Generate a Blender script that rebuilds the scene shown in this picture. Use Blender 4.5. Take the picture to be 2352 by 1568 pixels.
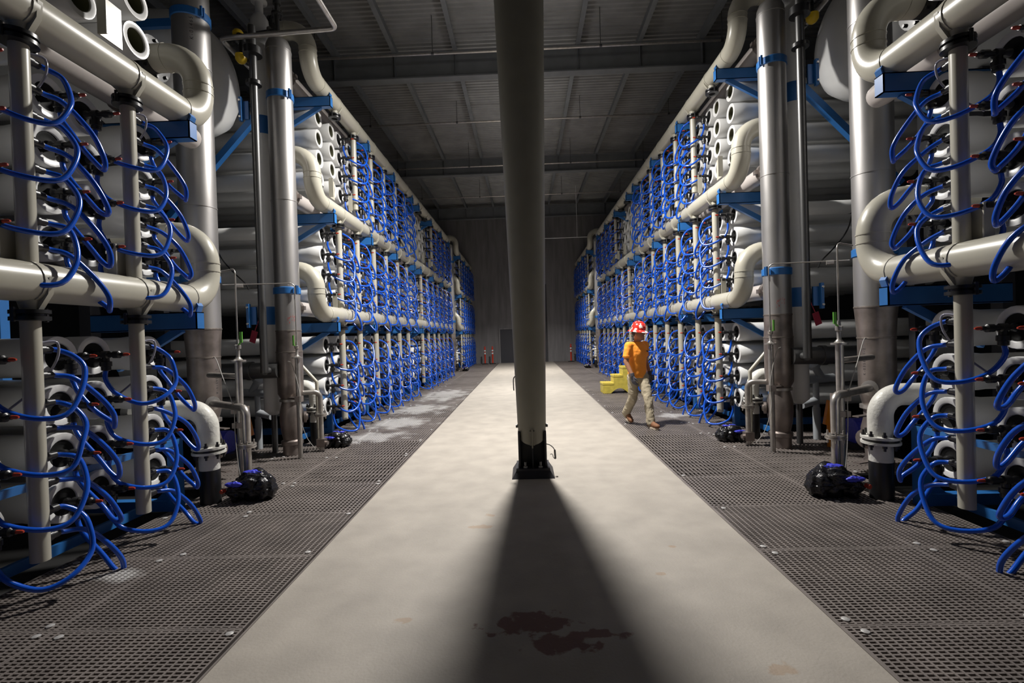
import bpy, math, random
from math import sin, cos, pi, radians
from mathutils import Vector, Matrix

for _o in list(bpy.data.objects):
    bpy.data.objects.remove(_o)
scene = bpy.context.scene
COL = scene.collection
rnd = random.Random(11)

# ------------------------------------------------------------------ camera
FPX, VPX, VPY, ROLL = 1110.0, 1206.0, 770.0, 0.031
cam_d = bpy.data.cameras.new('camera')
cam_d.sensor_fit = 'HORIZONTAL'
cam_d.sensor_width = 36.0
cam_d.lens = 36.0 * FPX / 2352.0
cam_d.clip_start = 0.05
cam_d.clip_end = 200
cam = bpy.data.objects.new('camera', cam_d)
COL.objects.link(cam)
_F = Vector(((VPX - 1176) / FPX, (784 - VPY) / FPX, -1)).normalized()
_U = Vector((-ROLL, 1, 0))
_U = (_U - _F * _U.dot(_F)).normalized()
_R = _F.cross(_U)
_M = Matrix((_R, _F, _U))            # rows: world axes in camera space = camera-to-world rotation
cam.matrix_world = Matrix.Translation((0, 0, 1.6)) @ _M.to_4x4()
scene.camera = cam

# ------------------------------------------------------------------ world, exposure
world = bpy.data.worlds.new('world')
scene.world = world
world.use_nodes = True
world.node_tree.nodes['Background'].inputs[0].default_value = (0.5, 0.6, 0.9, 1)
world.node_tree.nodes['Background'].inputs[1].default_value = 0.0
scene.view_settings.view_transform = 'Standard'
scene.view_settings.look = 'None'
scene.view_settings.exposure = 0.15
scene.view_settings.gamma = 1.0
scene.view_settings.use_curve_mapping = False

LAMP_Y = (7.5, 14.4, 21.4)
LAMP_Z = 6.3
LAMP_W = (720.0, 230.0, 400.0)
LAMP_SPREAD = (170, 108, 125)
DECK_FILL = (22.0, 12.0, 6.0)      # added upward fill lights that brighten the roof deck
LAMP_COLOR = (1.0, 0.965, 0.915)

# ------------------------------------------------------------------ materials
MATS = {}
def mat(name, color, rough=0.5, metal=0.0, noise=0.0, nscale=8.0, bump=0.0, bscale=40.0, stretch=(1, 1, 1), spec=0.5, emit=None, coat=0.0, second=None, rvar=0.0):
    m = bpy.data.materials.new(name)
    m.use_nodes = True
    nt = m.node_tree
    b = nt.nodes['Principled BSDF']
    c = (*color, 1)
    b.inputs['Base Color'].default_value = c
    b.inputs['Roughness'].default_value = rough
    b.inputs['Metallic'].default_value = metal
    b.inputs['Specular IOR Level'].default_value = spec
    b.inputs['Coat Weight'].default_value = coat
    if emit:
        b.inputs['Emission Color'].default_value = (*emit[0], 1)
        b.inputs['Emission Strength'].default_value = emit[1]
    if noise > 0 or bump > 0:
        geo = nt.nodes.new('ShaderNodeNewGeometry')
        mp = nt.nodes.new('ShaderNodeMapping')
        mp.inputs['Scale'].default_value = stretch
        nt.links.new(geo.outputs['Position'], mp.inputs['Vector'])
    if noise > 0:
        n = nt.nodes.new('ShaderNodeTexNoise')
        n.inputs['Scale'].default_value = nscale
        n.inputs['Detail'].default_value = 5
        nt.links.new(mp.outputs[0], n.inputs['Vector'])
        r = nt.nodes.new('ShaderNodeValToRGB')
        r.color_ramp.elements[0].position = 0.3
        r.color_ramp.elements[1].position = 0.7
        s = second or tuple(x * (1 - noise) for x in color)
        r.color_ramp.elements[0].color = (*s, 1)
        r.color_ramp.elements[1].color = c
        nt.links.new(n.outputs['Fac'], r.inputs[0])
        nt.links.new(r.outputs[0], b.inputs['Base Color'])
        if rvar > 0:
            mr = nt.nodes.new('ShaderNodeMapRange')
            mr.inputs['To Min'].default_value = rough - rvar
            mr.inputs['To Max'].default_value = rough + rvar
            nt.links.new(n.outputs['Fac'], mr.inputs['Value'])
            nt.links.new(mr.outputs[0], b.inputs['Roughness'])
    if bump > 0:
        n2 = nt.nodes.new('ShaderNodeTexNoise')
        n2.inputs['Scale'].default_value = bscale
        n2.inputs['Detail'].default_value = 4
        nt.links.new(mp.outputs[0], n2.inputs['Vector'])
        bp = nt.nodes.new('ShaderNodeBump')
        bp.inputs['Strength'].default_value = bump
        bp.inputs['Distance'].default_value = 0.02
        nt.links.new(n2.outputs['Fac'], bp.inputs['Height'])
        nt.links.new(bp.outputs[0], b.inputs['Normal'])
    MATS[name] = m
    return m

mat('concrete', (0.385, 0.35, 0.305), 0.6, noise=0.2, nscale=3.2, bump=0.12, bscale=60)
mat('grating_steel', (0.23, 0.20, 0.185), 0.5, metal=0.2, noise=0.35, nscale=3)
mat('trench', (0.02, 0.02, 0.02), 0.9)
mat('deck_metal', (0.36, 0.36, 0.355), 0.5, metal=0.3, noise=0.25, nscale=2)
mat('beam_paint', (0.19, 0.20, 0.21), 0.6, noise=0.2, nscale=3)
mat('wall_grey', (0.27, 0.26, 0.265), 0.8, noise=0.3, nscale=2.5, stretch=(2.2, 2.2, 0.25))
mat('wall_dark', (0.07, 0.07, 0.075), 0.8, noise=0.2, nscale=2)
mat('door_dark', (0.035, 0.035, 0.045), 0.5)
mat('pvc_beige', (0.44, 0.42, 0.35), 0.32, noise=0.08, nscale=4, coat=0.1)
mat('pvc_grey', (0.33, 0.35, 0.37), 0.35)
mat('vessel_white', (0.69, 0.69, 0.68), 0.3, noise=0.06, nscale=5)
mat('product_pipe', (0.46, 0.42, 0.40), 0.35, noise=0.12, nscale=5)
mat('white_paint', (0.64, 0.63, 0.58), 0.45, noise=0.1, nscale=6, bump=0.25, bscale=25)
mat('steel', (0.50, 0.485, 0.475), 0.38, metal=0.8, noise=0.18, nscale=3, stretch=(1, 1, 0.4), rvar=0.07)
mat('steel_small', (0.52, 0.49, 0.46), 0.32, metal=0.75, noise=0.25, nscale=14)
mat('steel_stained', (0.36, 0.31, 0.285), 0.38, metal=0.75, noise=0.45, nscale=6, rvar=0.08)
mat('steel_dark', (0.12, 0.12, 0.12), 0.4, metal=0.8)
mat('weld', (0.33, 0.29, 0.26), 0.5, metal=0.8, noise=0.4, nscale=30)
mat('ink', (0.03, 0.03, 0.03), 0.7)
mat('red_ink', (0.5, 0.06, 0.05), 0.7)
mat('blue_paint', (0.024, 0.145, 0.42), 0.4, noise=0.15, nscale=5)
mat('hose_blue', (0.006, 0.08, 0.52), 0.2, coat=0.3)
mat('black_plastic', (0.012, 0.012, 0.013), 0.35)
mat('plug_black', (0.010, 0.010, 0.010), 0.75, spec=0.2)
mat('tube_inside', (0.10, 0.10, 0.055), 0.6)
mat('red_tip', (0.42, 0.04, 0.015), 0.4)
mat('clear_tube', (0.3, 0.3, 0.38), 0.15)
mat('black_steel', (0.025, 0.025, 0.03), 0.5)
mat('pole_paint', (0.26, 0.245, 0.195), 0.5, noise=0.1, nscale=5)
mat('bolt_steel', (0.5, 0.49, 0.47), 0.35, metal=1.0)
mat('clip_steel', (0.50, 0.49, 0.48), 0.35, metal=0.3)
mat('black_wrap', (0.01, 0.01, 0.012), 0.22, bump=0.9, bscale=22)
mat('blue_tape', (0.05, 0.06, 0.55), 0.35, bump=0.5, bscale=30)
mat('orange_paint', (0.75, 0.25, 0.01), 0.4)
mat('yellow_paint', (0.75, 0.5, 0.02), 0.35)
mat('green_handle', (0.1, 0.33, 0.04), 0.4)
mat('tag_red', (0.35, 0.03, 0.06), 0.5)
mat('stool_yellow', (0.68, 0.55, 0.09), 0.5, noise=0.3, nscale=9)
mat('post_red', (0.70, 0.05, 0.02), 0.5)
mat('band_white', (0.8, 0.8, 0.8), 0.4)
mat('rubber', (0.02, 0.02, 0.02), 0.8)
mat('shirt_orange', (1.0, 0.33, 0.03), 0.85, noise=0.08, nscale=6, bump=0.5, bscale=9, stretch=(1, 1, 0.6))
mat('trousers', (0.36, 0.31, 0.22), 0.9, noise=0.12, nscale=9, bump=0.8, bscale=11, stretch=(1, 1, 0.5))
mat('skin', (0.33, 0.16, 0.09), 0.5, noise=0.06, nscale=20)
mat('hair', (0.015, 0.01, 0.008), 0.6)
mat('boot', (0.20, 0.085, 0.035), 0.7, noise=0.2, nscale=30)
mat('boot_sole', (0.5, 0.42, 0.33), 0.8)
mat('glove', (0.06, 0.06, 0.08), 0.7, noise=0.3, nscale=30)
mat('eye', (0.02, 0.015, 0.01), 0.2)
mat('lamp_body', (0.2, 0.2, 0.2), 0.5, metal=0.5)
mat('lamp_lens', (0.9, 0.9, 0.9), 0.4, emit=(LAMP_COLOR, 30.0))

def hat_material():
    m = mat('hat_red', (0.6, 0.03, 0.02), 0.25, coat=0.3)
    nt = m.node_tree
    b = nt.nodes['Principled BSDF']
    tc = nt.nodes.new('ShaderNodeTexCoord')
    vo = nt.nodes.new('ShaderNodeTexNoise')
    vo.inputs['Scale'].default_value = 16
    vo.inputs['Detail'].default_value = 1
    r = nt.nodes.new('ShaderNodeValToRGB')
    r.color_ramp.interpolation = 'CONSTANT'
    r.color_ramp.elements[0].color = (0.8, 0.75, 0.7, 1)
    r.color_ramp.elements[1].position = 0.41
    r.color_ramp.elements[1].color = (0.6, 0.03, 0.02, 1)
    nt.links.new(tc.outputs['Object'], vo.inputs['Vector'])
    nt.links.new(vo.outputs['Fac'], r.inputs[0])
    nt.links.new(r.outputs[0], b.inputs['Base Color'])
hat_material()

def stain_node(nt, centers, thresh, scale):
    """value 1 inside noise-edged blobs around world-space centres (x, y, rx, ry)"""
    geo = nt.nodes.new('ShaderNodeNewGeometry')
    n = nt.nodes.new('ShaderNodeTexNoise')
    n.inputs['Scale'].default_value = scale
    n.inputs['Detail'].default_value = 6
    nt.links.new(geo.outputs['Position'], n.inputs['Vector'])
    out = None
    for (cx, cy, rx, ry) in centers:
        s = nt.nodes.new('ShaderNodeVectorMath'); s.operation = 'SUBTRACT'
        s.inputs[1].default_value = (cx, cy, 0)
        nt.links.new(geo.outputs['Position'], s.inputs[0])
        d = nt.nodes.new('ShaderNodeVectorMath'); d.operation = 'DIVIDE'
        d.inputs[1].default_value = (rx, ry, 1e3)
        nt.links.new(s.outputs[0], d.inputs[0])
        l = nt.nodes.new('ShaderNodeVectorMath'); l.operation = 'LENGTH'
        nt.links.new(d.outputs[0], l.inputs[0])
        if out is None:
            out = l.outputs['Value']
        else:
            mn = nt.nodes.new('ShaderNodeMath'); mn.operation = 'MINIMUM'
            nt.links.new(out, mn.inputs[0]); nt.links.new(l.outputs['Value'], mn.inputs[1])
            out = mn.outputs[0]
    a = nt.nodes.new('ShaderNodeMath'); a.operation = 'MULTIPLY_ADD'
    a.inputs[1].default_value = 3.4; a.inputs[2].default_value = -1.6
    nt.links.new(n.outputs['Fac'], a.inputs[0])
    s2 = nt.nodes.new('ShaderNodeMath'); s2.operation = 'ADD'
    nt.links.new(out, s2.inputs[0]); nt.links.new(a.outputs[0], s2.inputs[1])
    mr = nt.nodes.new('ShaderNodeMapRange')
    mr.inputs['From Min'].default_value = 1.0 + thresh
    mr.inputs['From Max'].default_value = 1.0 - thresh
    nt.links.new(s2.outputs[0], mr.inputs['Value'])
    return mr.outputs[0]

def add_stain(m, centers, color, thresh=0.15, scale=4, fac=1.0):
    nt = m.node_tree
    b = nt.nodes['Principled BSDF']
    src = b.inputs['Base Color'].links[0].from_socket
    mx = nt.nodes.new('ShaderNodeMix'); mx.data_type = 'RGBA'
    v = stain_node(nt, centers, thresh, scale)
    f = nt.nodes.new('ShaderNodeMath'); f.operation = 'MULTIPLY'; f.inputs[1].default_value = fac
    nt.links.new(v, f.inputs[0])
    nt.links.new(f.outputs[0], mx.inputs['Factor'])
    nt.links.new(src, mx.inputs['A'])
    mx.inputs['B'].default_value = (*color, 1)
    nt.links.new(mx.outputs['Result'], b.inputs['Base Color'])
# reddish spill and small rust marks on the walkway; white salt deposits on the grating
add_stain(MATS['concrete'], [(-0.02, 2.66, 0.22, 0.10), (0.16, 2.5, 0.18, 0.10), (0.36, 2.56, 0.14, 0.04)], (0.12, 0.03, 0.018), 0.12, 11, 0.8)
add_stain(MATS['concrete'], [(-0.42, 4.05, 0.10, 0.04), (-0.36, 4.3, 0.05, 0.03), (1.15, 2.28, 0.07, 0.04), (-0.74, 2.72, 0.06, 0.03), (0.85, 3.2, 0.03, 0.02), (1.05, 3.6, 0.03, 0.02)], (0.30, 0.17, 0.07), 0.2, 14, 0.4)
add_stain(MATS['grating_steel'], [(-2.55, 7.9, 0.5, 0.35), (-2.5, 9.2, 0.55, 0.55), (-2.45, 10.9, 0.6, 0.7), (-2.3, 13.5, 0.6, 1.2), (2.7, 9.2, 0.35, 0.2), (-2.93, 3.29, 0.2, 0.1)], (0.62, 0.61, 0.60), 0.35, 3.5, 0.75)

# ------------------------------------------------------------------ mesh helpers
class MB:
    def __init__(self):
        self.v = []; self.f = []; self.s = []; self.mi = []; self.m = 0
    def add(self, vs, fs, smooth=False):
        o = len(self.v)
        self.v.extend([tuple(p) for p in vs])
        for i, f in enumerate(fs):
            self.f.append(tuple(o + k for k in f))
            self.s.append(smooth if isinstance(smooth, bool) else smooth[i])
            self.mi.append(self.m)
        return self
    def bx(self, x0, x1, y0, y1, z0, z1):
        vs = [(x, y, z) for z in (z0, z1) for y in (y0, y1) for x in (x0, x1)]
        return self.add(vs, [(0, 2, 3, 1), (4, 5, 7, 6), (0, 1, 5, 4), (2, 6, 7, 3), (0, 4, 6, 2), (1, 3, 7, 5)])
    def bar(self, p0, p1, w, h, up=(0, 0, 1)):
        p0 = Vector(p0); p1 = Vector(p1); d = (p1 - p0).normalized()
        s = d.cross(Vector(up)).normalized() * (w / 2); u = s.cross(d).normalized() * (h / 2)
        vs = [p + a * s + b * u for p in (p0, p1) for a, b in ((-1, -1), (1, -1), (1, 1), (-1, 1))]
        return self.add(vs, [(0, 1, 2, 3), (7, 6, 5, 4), (0, 4, 5, 1), (1, 5, 6, 2), (2, 6, 7, 3), (3, 7, 4, 0)])
    def lathe(self, prof, o, axis, n=20, cap0=True, cap1=True, squash=1.0):
        o = Vector(o); ax = Vector(axis).normalized()
        ref = Vector((0, 0, 1)) if abs(ax.z) < 0.9 else Vector((1, 0, 0))
        u = ax.cross(ref).normalized(); w = ax.cross(u)
        vs = []
        for r, t in prof:
            for k in range(n):
                a = 2 * pi * k / n
                vs.append(o + ax * t + (u * cos(a) + w * sin(a) * squash) * r)
        fs = []; sm = []
        for i in range(len(prof) - 1):
            for k in range(n):
                k2 = (k + 1) % n
                fs.append((i * n + k, i * n + k2, (i + 1) * n + k2, (i + 1) * n + k)); sm.append(True)
        if cap0: fs.append(tuple(range(n - 1, -1, -1))); sm.append(False)
        if cap1: fs.append(tuple((len(prof) - 1) * n + k for k in range(n))); sm.append(False)
        return self.add(vs, fs, sm)
    def cyl(self, p0, p1, r, r1=None, n=16):
        p0 = Vector(p0); p1 = Vector(p1)
        return self.lathe([(r, 0), (r if r1 is None else r1, (p1 - p0).length)], p0, p1 - p0, n)
    def tube(self, pts, r, n=10, cap=True):
        pts = [Vector(p) for p in pts]
        N = len(pts)
        rs = r if isinstance(r, (list, tuple)) else [r] * N
        t0 = (pts[1] - pts[0]).normalized()
        ref = Vector((0, 0, 1)) if abs(t0.z) < 0.9 else Vector((1, 0, 0))
        u = t0.cross(ref).normalized()
        vs = []
        for i, p in enumerate(pts):
            t = (pts[min(i + 1, N - 1)] - pts[max(i - 1, 0)]).normalized()
            u = (u - t * u.dot(t)).normalized()
            w = t.cross(u)
            for k in range(n):
                a = 2 * pi * k / n
                vs.append(p + (u * cos(a) + w * sin(a)) * rs[i])
        fs = []; sm = []
        for i in range(N - 1):
            for k in range(n):
                k2 = (k + 1) % n
                fs.append((i * n + k, i * n + k2, (i + 1) * n + k2, (i + 1) * n + k)); sm.append(True)
        if cap:
            fs.append(tuple(range(n - 1, -1, -1))); sm.append(False)
            fs.append(tuple((N - 1) * n + k for k in range(n))); sm.append(False)
        return self.add(vs, fs, sm)
    def prism(self, poly, ext):
        """poly: 3-D points of a planar outline, extruded by ext"""
        poly = [Vector(p) for p in poly]; e = Vector(ext); n = len(poly)
        nrm = Vector((0, 0, 0))
        for i in range(n):
            nrm += poly[i].cross(poly[(i + 1) % n])
        if nrm.dot(e) > 0: poly.reverse()
        vs = poly + [p + e for p in poly]
        fs = [tuple(range(n)), tuple(range(2 * n - 1, n - 1, -1))]
        for i in range(n):
            j = (i + 1) % n
            fs.append((i, i + n, j + n, j))
        return self.add(vs, fs)
    def ball(self, c, r, nu=14, nv=9):
        rx, ry, rz = r if isinstance(r, (tuple, list)) else (r, r, r)
        c = Vector(c); vs = []; fs = []
        for j in range(1, nv):
            th = pi * j / nv
            for k in range(nu):
                a = 2 * pi * k / nu
                vs.append(c + Vector((rx * sin(th) * cos(a), ry * sin(th) * sin(a), rz * cos(th))))
        for j in range(nv - 2):
            for k in range(nu):
                k2 = (k + 1) % nu
                fs.append((j * nu + k, (j + 1) * nu + k, (j + 1) * nu + k2, j * nu + k2))
        t = len(vs); vs.append(c + Vector((0, 0, rz))); vs.append(c - Vector((0, 0, rz)))
        for k in range(nu):
            k2 = (k + 1) % nu
            fs.append((t, k, k2)); fs.append((t + 1, (nv - 2) * nu + k2, (nv - 2) * nu + k))
        return self.add(vs, fs, True)
    def mesh(self, name, mats, flip=False):
        me = bpy.data.meshes.new(name)
        if flip:
            me.from_pydata([(-x, y, z) for x, y, z in self.v], [], [tuple(reversed(f)) for f in self.f])
        else:
            me.from_pydata(self.v, [], self.f)
        me.polygons.foreach_set('use_smooth', self.s)
        if isinstance(mats, str): mats = [mats]
        for m in mats: me.materials.append(MATS[m])
        if len(mats) > 1: me.polygons.foreach_set('material_index', self.mi)
        me.update()
        if any(self.s): me.set_sharp_from_angle(angle=radians(50))
        return me

WLOC = {}
def obj(name, me, parent=None, loc=(0, 0, 0)):
    o = bpy.data.objects.new(name, me)
    COL.objects.link(o)
    loc = Vector(loc)
    if parent is not None:
        o.parent = parent
        o.location = loc - WLOC.get(parent.name, Vector((0, 0, 0)))
    else:
        o.location = loc
    WLOC[o.name] = loc
    return o
def thing(name, label, cat, loc=(0, 0, 0), group=None):
    o = obj(name, None, None, loc)
    o.empty_display_size = 0.1
    return tag(o, label, cat, group)
def tag(o, label, cat, group=None):
    o['label'] = label; o['category'] = cat
    if group: o['group'] = group
    return o
def struct(o):
    o['kind'] = 'structure'; return o

def fillet(pts, R, seg=8):
    pts = [Vector(p) for p in pts]
    out = [pts[0]]
    for i in range(1, len(pts) - 1):
        a, b, c = pts[i - 1], pts[i], pts[i + 1]
        d0 = (a - b).normalized(); d1 = (c - b).normalized()
        ang = d0.angle(d1)
        t = min(R / math.tan(ang / 2), (a - b).length * 0.499, (c - b).length * 0.499)
        rr = t * math.tan(ang / 2)
        cen = b + (d0 + d1).normalized() * (rr / sin(ang / 2))
        s = b + d0 * t; e = b + d1 * t
        v0 = s - cen; v1 = e - cen
        tot = v0.angle(v1)
        for k in range(seg + 1):
            f = k / seg
            out.append(cen + (v0 * sin((1 - f) * tot) + v1 * sin(f * tot)) / sin(tot))
    out.append(pts[-1])
    return out

def spline(P, per=5):
    P = [Vector(p) for p in P]
    out = []
    for i in range(len(P) - 1):
        p0 = P[max(i - 1, 0)]; p1 = P[i]; p2 = P[i + 1]; p3 = P[min(i + 2, len(P) - 1)]
        for k in range(per):
            t = k / per
            out.append(0.5 * ((2 * p1) + (p2 - p0) * t + (2 * p0 - 5 * p1 + 4 * p2 - p3) * t * t + (3 * p1 - p0 - 3 * p2 + p3) * t ** 3))
    out.append(P[-1])
    return out

mat('cable_grey', (0.35, 0.34, 0.32), 0.5)
# ------------------------------------------------------------------ the hall
HALL_X, Y_BACK, Y_FRONT, DECK_Z = 10.5, 28.8, -5.0, 8.9
WALK = 1.6

floor = struct(obj('floor', None))
floor.empty_display_size = 0.2
b = MB(); b.bx(-WALK, WALK + 0.02, Y_FRONT, Y_BACK, -0.4, 0.0)
obj('walkway_slab', b.mesh('walkway_slab', 'concrete'), floor)
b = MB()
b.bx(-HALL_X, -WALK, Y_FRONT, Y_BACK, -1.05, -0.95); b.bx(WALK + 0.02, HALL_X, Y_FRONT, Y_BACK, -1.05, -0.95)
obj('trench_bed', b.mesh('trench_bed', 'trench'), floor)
for s in (-1, 1):
    x = -WALK if s < 0 else WALK + 0.02
    b = MB(); b.bx(min(x, x + s * 0.012), max(x, x + s * 0.012), Y_FRONT, Y_BACK, -0.06, 0.004)
    obj('edge_angle', b.mesh('edge_angle', 'grating_steel'), floor)

def grating_mesh(w, l, px, py, bw, bd):
    b = MB(); t = 0.03
    nx = max(2, round(w / px)); ny = max(2, round(l / py))
    for i in range(nx + 1):
        x = min(max(i * w / nx, bw / 2 + .001), w - bw / 2 - .001)
        b.bx(x - bw / 2, x + bw / 2, 0.002, l - 0.002, -t, 0)
    for j in range(ny + 1):
        y = min(max(j * l / ny, bd / 2 + .002), l - bd / 2 - .002)
        b.bx(0.002, w - 0.002, y - bd / 2, y + bd / 2, -t * 0.9, -0.0015)
    return b.mesh('grating', 'grating_steel')
GR = {}
def grating(kind, w, l):
    k = (kind, round(w, 3), round(l, 3))
    if k not in GR:
        GR[k] = {'A': lambda: grating_mesh(w, l, 0.045, 0.0265, 0.012, 0.011),
                 'B': lambda: grating_mesh(w, l, 0.040, 0.050, 0.014, 0.016),
                 'C': lambda: grating_mesh(w, l, 0.046, 0.150, 0.016, 0.010)}[kind]()
    return GR[k]
_b = MB(); _b.lathe([(0.022, 0), (0.022, 0.005), (0.012, 0.009)], (0, 0, 0), (0, 0, 1), 8)
CLIP = _b.mesh('clip', 'clip_steel')
seams = [0.86, 1.76, 2.66, 3.57, 4.46, 5.36, 6.62]
while seams[-1] < Y_BACK - 1.0: seams.append(seams[-1] + (0.91 if len(seams) % 3 else 1.25))
seams[-1] = Y_BACK - 0.02
kinds = {0: 'A', 1: 'A', 2: 'A', 3: 'A', 4: 'B', 5: 'C'}
for s in (-1, 1):
    dy = 0 if s < 0 else -0.05
    for i in range(len(seams) - 1):
        y0, y1 = seams[i] + dy, seams[i + 1] + dy
        k = kinds.get(i, 'B' if i % 3 else 'C')
        rows = [(1.635, 2.735), (2.735, 3.5)]
        if 5.0 < y0 + 0.2 < 7.0 or 20.5 < y0 + .2 < 22.5: rows.append((3.5, 4.4))
        for (a0, a1) in rows:
            p = obj('grating_panel', grating(k, a1 - a0, y1 - y0), floor, (a0 if s > 0 else -a1, y0, 0))
            if i < 16:
                for cx, cy in ((0.06, 0.05), (a1 - a0 - 0.07, 0.05), (0.09, y1 - y0 - 0.06), (a1 - a0 - 0.05, y1 - y0 - 0.05)):
                    if rnd.random() < 0.55:
                        obj('hold_down_clip', CLIP, p, ((a0 if s > 0 else -a1) + cx, y0 + cy, 0.0))

b = MB(); b.bx(-HALL_X, HALL_X, Y_BACK, Y_BACK + 0.3, -1.05, DECK_Z)
wall_b = struct(obj('wall_back', b.mesh('wall_back', 'wall_grey')))
for s, nm in ((-1, 'wall_left'), (1, 'wall_right')):
    b = MB(); x = s * HALL_X; b.bx(min(x, x + s * .3), max(x, x + s * .3), Y_FRONT, Y_BACK, -1.05, DECK_Z)
    struct(obj(nm, b.mesh(nm, 'wall_dark')))
b = MB(); b.bx(-HALL_X, HALL_X, Y_FRONT - 0.3, Y_FRONT, -1.05, DECK_Z)
struct(obj('wall_front', b.mesh('wall_front', 'wall_dark')))

# personnel door with pale jamb, tall dark panel on the back wall
d1 = struct(obj('door_1', None, None, (-1.05, Y_BACK, 0)))
b = MB(); b.bx(-1.48, -0.62, Y_BACK - 0.05, Y_BACK - 0.002, 0.0, 2.0)
obj('door_leaf', b.mesh('door_leaf', 'door_dark'), d1).location = -Vector((-1.05, Y_BACK, 0))
b = MB(); b.bx(-1.56, -1.48, Y_BACK - 0.08, Y_BACK - 0.002, 0, 2.08); b.bx(-1.48, -0.62, Y_BACK - 0.08, Y_BACK - 0.002, 2.0, 2.08)
obj('door_jamb', b.mesh('door_jamb', 'wall_grey'), d1).location = -Vector((-1.05, Y_BACK, 0))
d2 = struct(obj('wall_panel', None, None, (0.38, Y_BACK, 0)))
b = MB()
b.bx(-0.54, 1.34, Y_BACK - 0.03, Y_BACK - 0.002, 0.0, 4.6)
obj('panel_sheet', b.mesh('panel_sheet', 'wall_dark'), d2).location = -Vector((0.38, Y_BACK, 0))

ceil = struct(obj('ceiling', None, None, (0, 0, DECK_Z)))
b = MB()
prof = [(0, 0), (0.05, 0), (0.07, 0.045), (0.12, 0.045), (0.14, 0)]
vs = []; fs = []
ys = []
y = Y_FRONT
while y < Y_BACK:
    for dy, dz in prof[:-1]: ys.append((y + dy * 1.1, DECK_Z - 0.0 + dz))
    y += 0.154
n = len(ys)
for x in (-HALL_X, HALL_X):
    vs += [(x, yy, zz) for yy, zz in ys]
fs = [(i, i + 1, n + i + 1, n + i) for i in range(n - 1)]
b.add(vs, fs)
b.bx(-HALL_X, HALL_X, Y_FRONT, Y_BACK, DECK_Z + 0.06, DECK_Z + 0.2)
obj('roof_deck', b.mesh('roof_deck', 'deck_metal'), ceil)
ceil_off = -Vector((0, 0, DECK_Z))
for c in ceil.children: c.location = ceil_off
for k in range(-6, 7):
    x = 0.0 + (k + 0.5) * 1.5 + (0.7 if False else 0.0)
    x = k * 1.5 + (0.0)
    if k == 0: continue
    b = MB()
    b.bx(x - 0.006, x + 0.006, Y_FRONT, Y_BACK, DECK_Z - 0.26, DECK_Z - 0.002)
    b.bx(x - 0.055, x + 0.055, Y_FRONT, Y_BACK, DECK_Z - 0.27, DECK_Z - 0.255)
    obj('purlin', b.mesh('purlin', 'beam_paint'), ceil).location = ceil_off
for y in (-2.4, 4.8, 12.0, 19.2, 26.4):
    b = MB()
    b.bx(-HALL_X, HALL_X, y - 0.01, y + 0.01, DECK_Z - 0.88, DECK_Z - 0.27)
    b.bx(-HALL_X, HALL_X, y - 0.12, y + 0.12, DECK_Z - 0.90, DECK_Z - 0.87)
    b.bx(-HALL_X, HALL_X, y - 0.12, y + 0.12, DECK_Z - 0.29, DECK_Z - 0.272)
    for k in range(-6, 7):
        b.bx(k * 1.5 - 0.006, k * 1.5 + 0.006, y - 0.11, y + 0.11, DECK_Z - 0.87, DECK_Z - 0.29)
    obj('roof_beam', b.mesh('roof_beam', 'beam_paint'), ceil).location = ceil_off

SPR = [(11.0, 8.05, 'nearest thin sprinkler pipe crossing under the roof in front of the first beam'),
       (15.0, 8.25, 'thin sprinkler pipe crossing midway between the first and second roof beams'),
       (18.2, 8.0, 'thin sprinkler pipe crossing just before the second roof beam'),
       (22.5, 8.1, 'farthest thin sprinkler pipe crossing beyond the second roof beam')]
for y, z, lab in SPR:
    t = thing('sprinkler_pipe', lab, 'pipe', (0, y, z), 'sprinkler pipes under the roof')
    b = MB(); b.cyl((-9.5, y, z), (9.5, y, z), 0.028, n=8)
    obj('pipe_run', b.mesh('pipe_run', 'steel_small'), t).location = -Vector((0, y, z))
    for x in (-7.6, -4.6, -1.9, 1.9, 4.6, 7.6):
        b = MB(); b.cyl((x, y, z + 0.02), (x, y, DECK_Z + 0.02), 0.008, n=6)
        b.cyl((x - 0.03, y, z), (x + 0.03, y, z), 0.036, n=8)
        obj('hanger_rod', b.mesh('hanger_rod', 'steel_dark'), t).location = -Vector((0, y, z))

def free(name, b, mats, label, cat, origin, group=None):
    """one-mesh thing whose mesh is given in world coordinates"""
    o = Vector(origin)
    b.v = [(p[0] - o.x, p[1] - o.y, p[2] - o.z) for p in b.v]
    return tag(obj(name, b.mesh(name, mats), None, o), label, cat, group)
def part(name, b, mats, parent, flip=False):
    """mesh in world coordinates as a child"""
    w = WLOC.get(parent.name, Vector((0, 0, 0)))
    me = b.mesh(name, mats, flip)
    for v in me.vertices: v.co -= w
    o = bpy.data.objects.new(name, me); COL.objects.link(o); o.parent = parent
    WLOC[o.name] = w.copy()
    return o

t = thing('suspended_pipe', 'thin white pipe hung on two rods near the far wall, right of the pole', 'pipe', (1.6, 24, 6.36))
b = MB(); b.cyl((-0.1, 24, 6.36), (3.45, 24, 6.36), 0.018, n=8); part('pipe_run', b, 'band_white', t)
for x in (0.98, 2.72):
    b = MB(); b.cyl((x, 24, 6.36), (x, 24, DECK_Z - 0.0), 0.011, n=6); part('hanger_rod', b, 'band_white', t)

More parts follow.
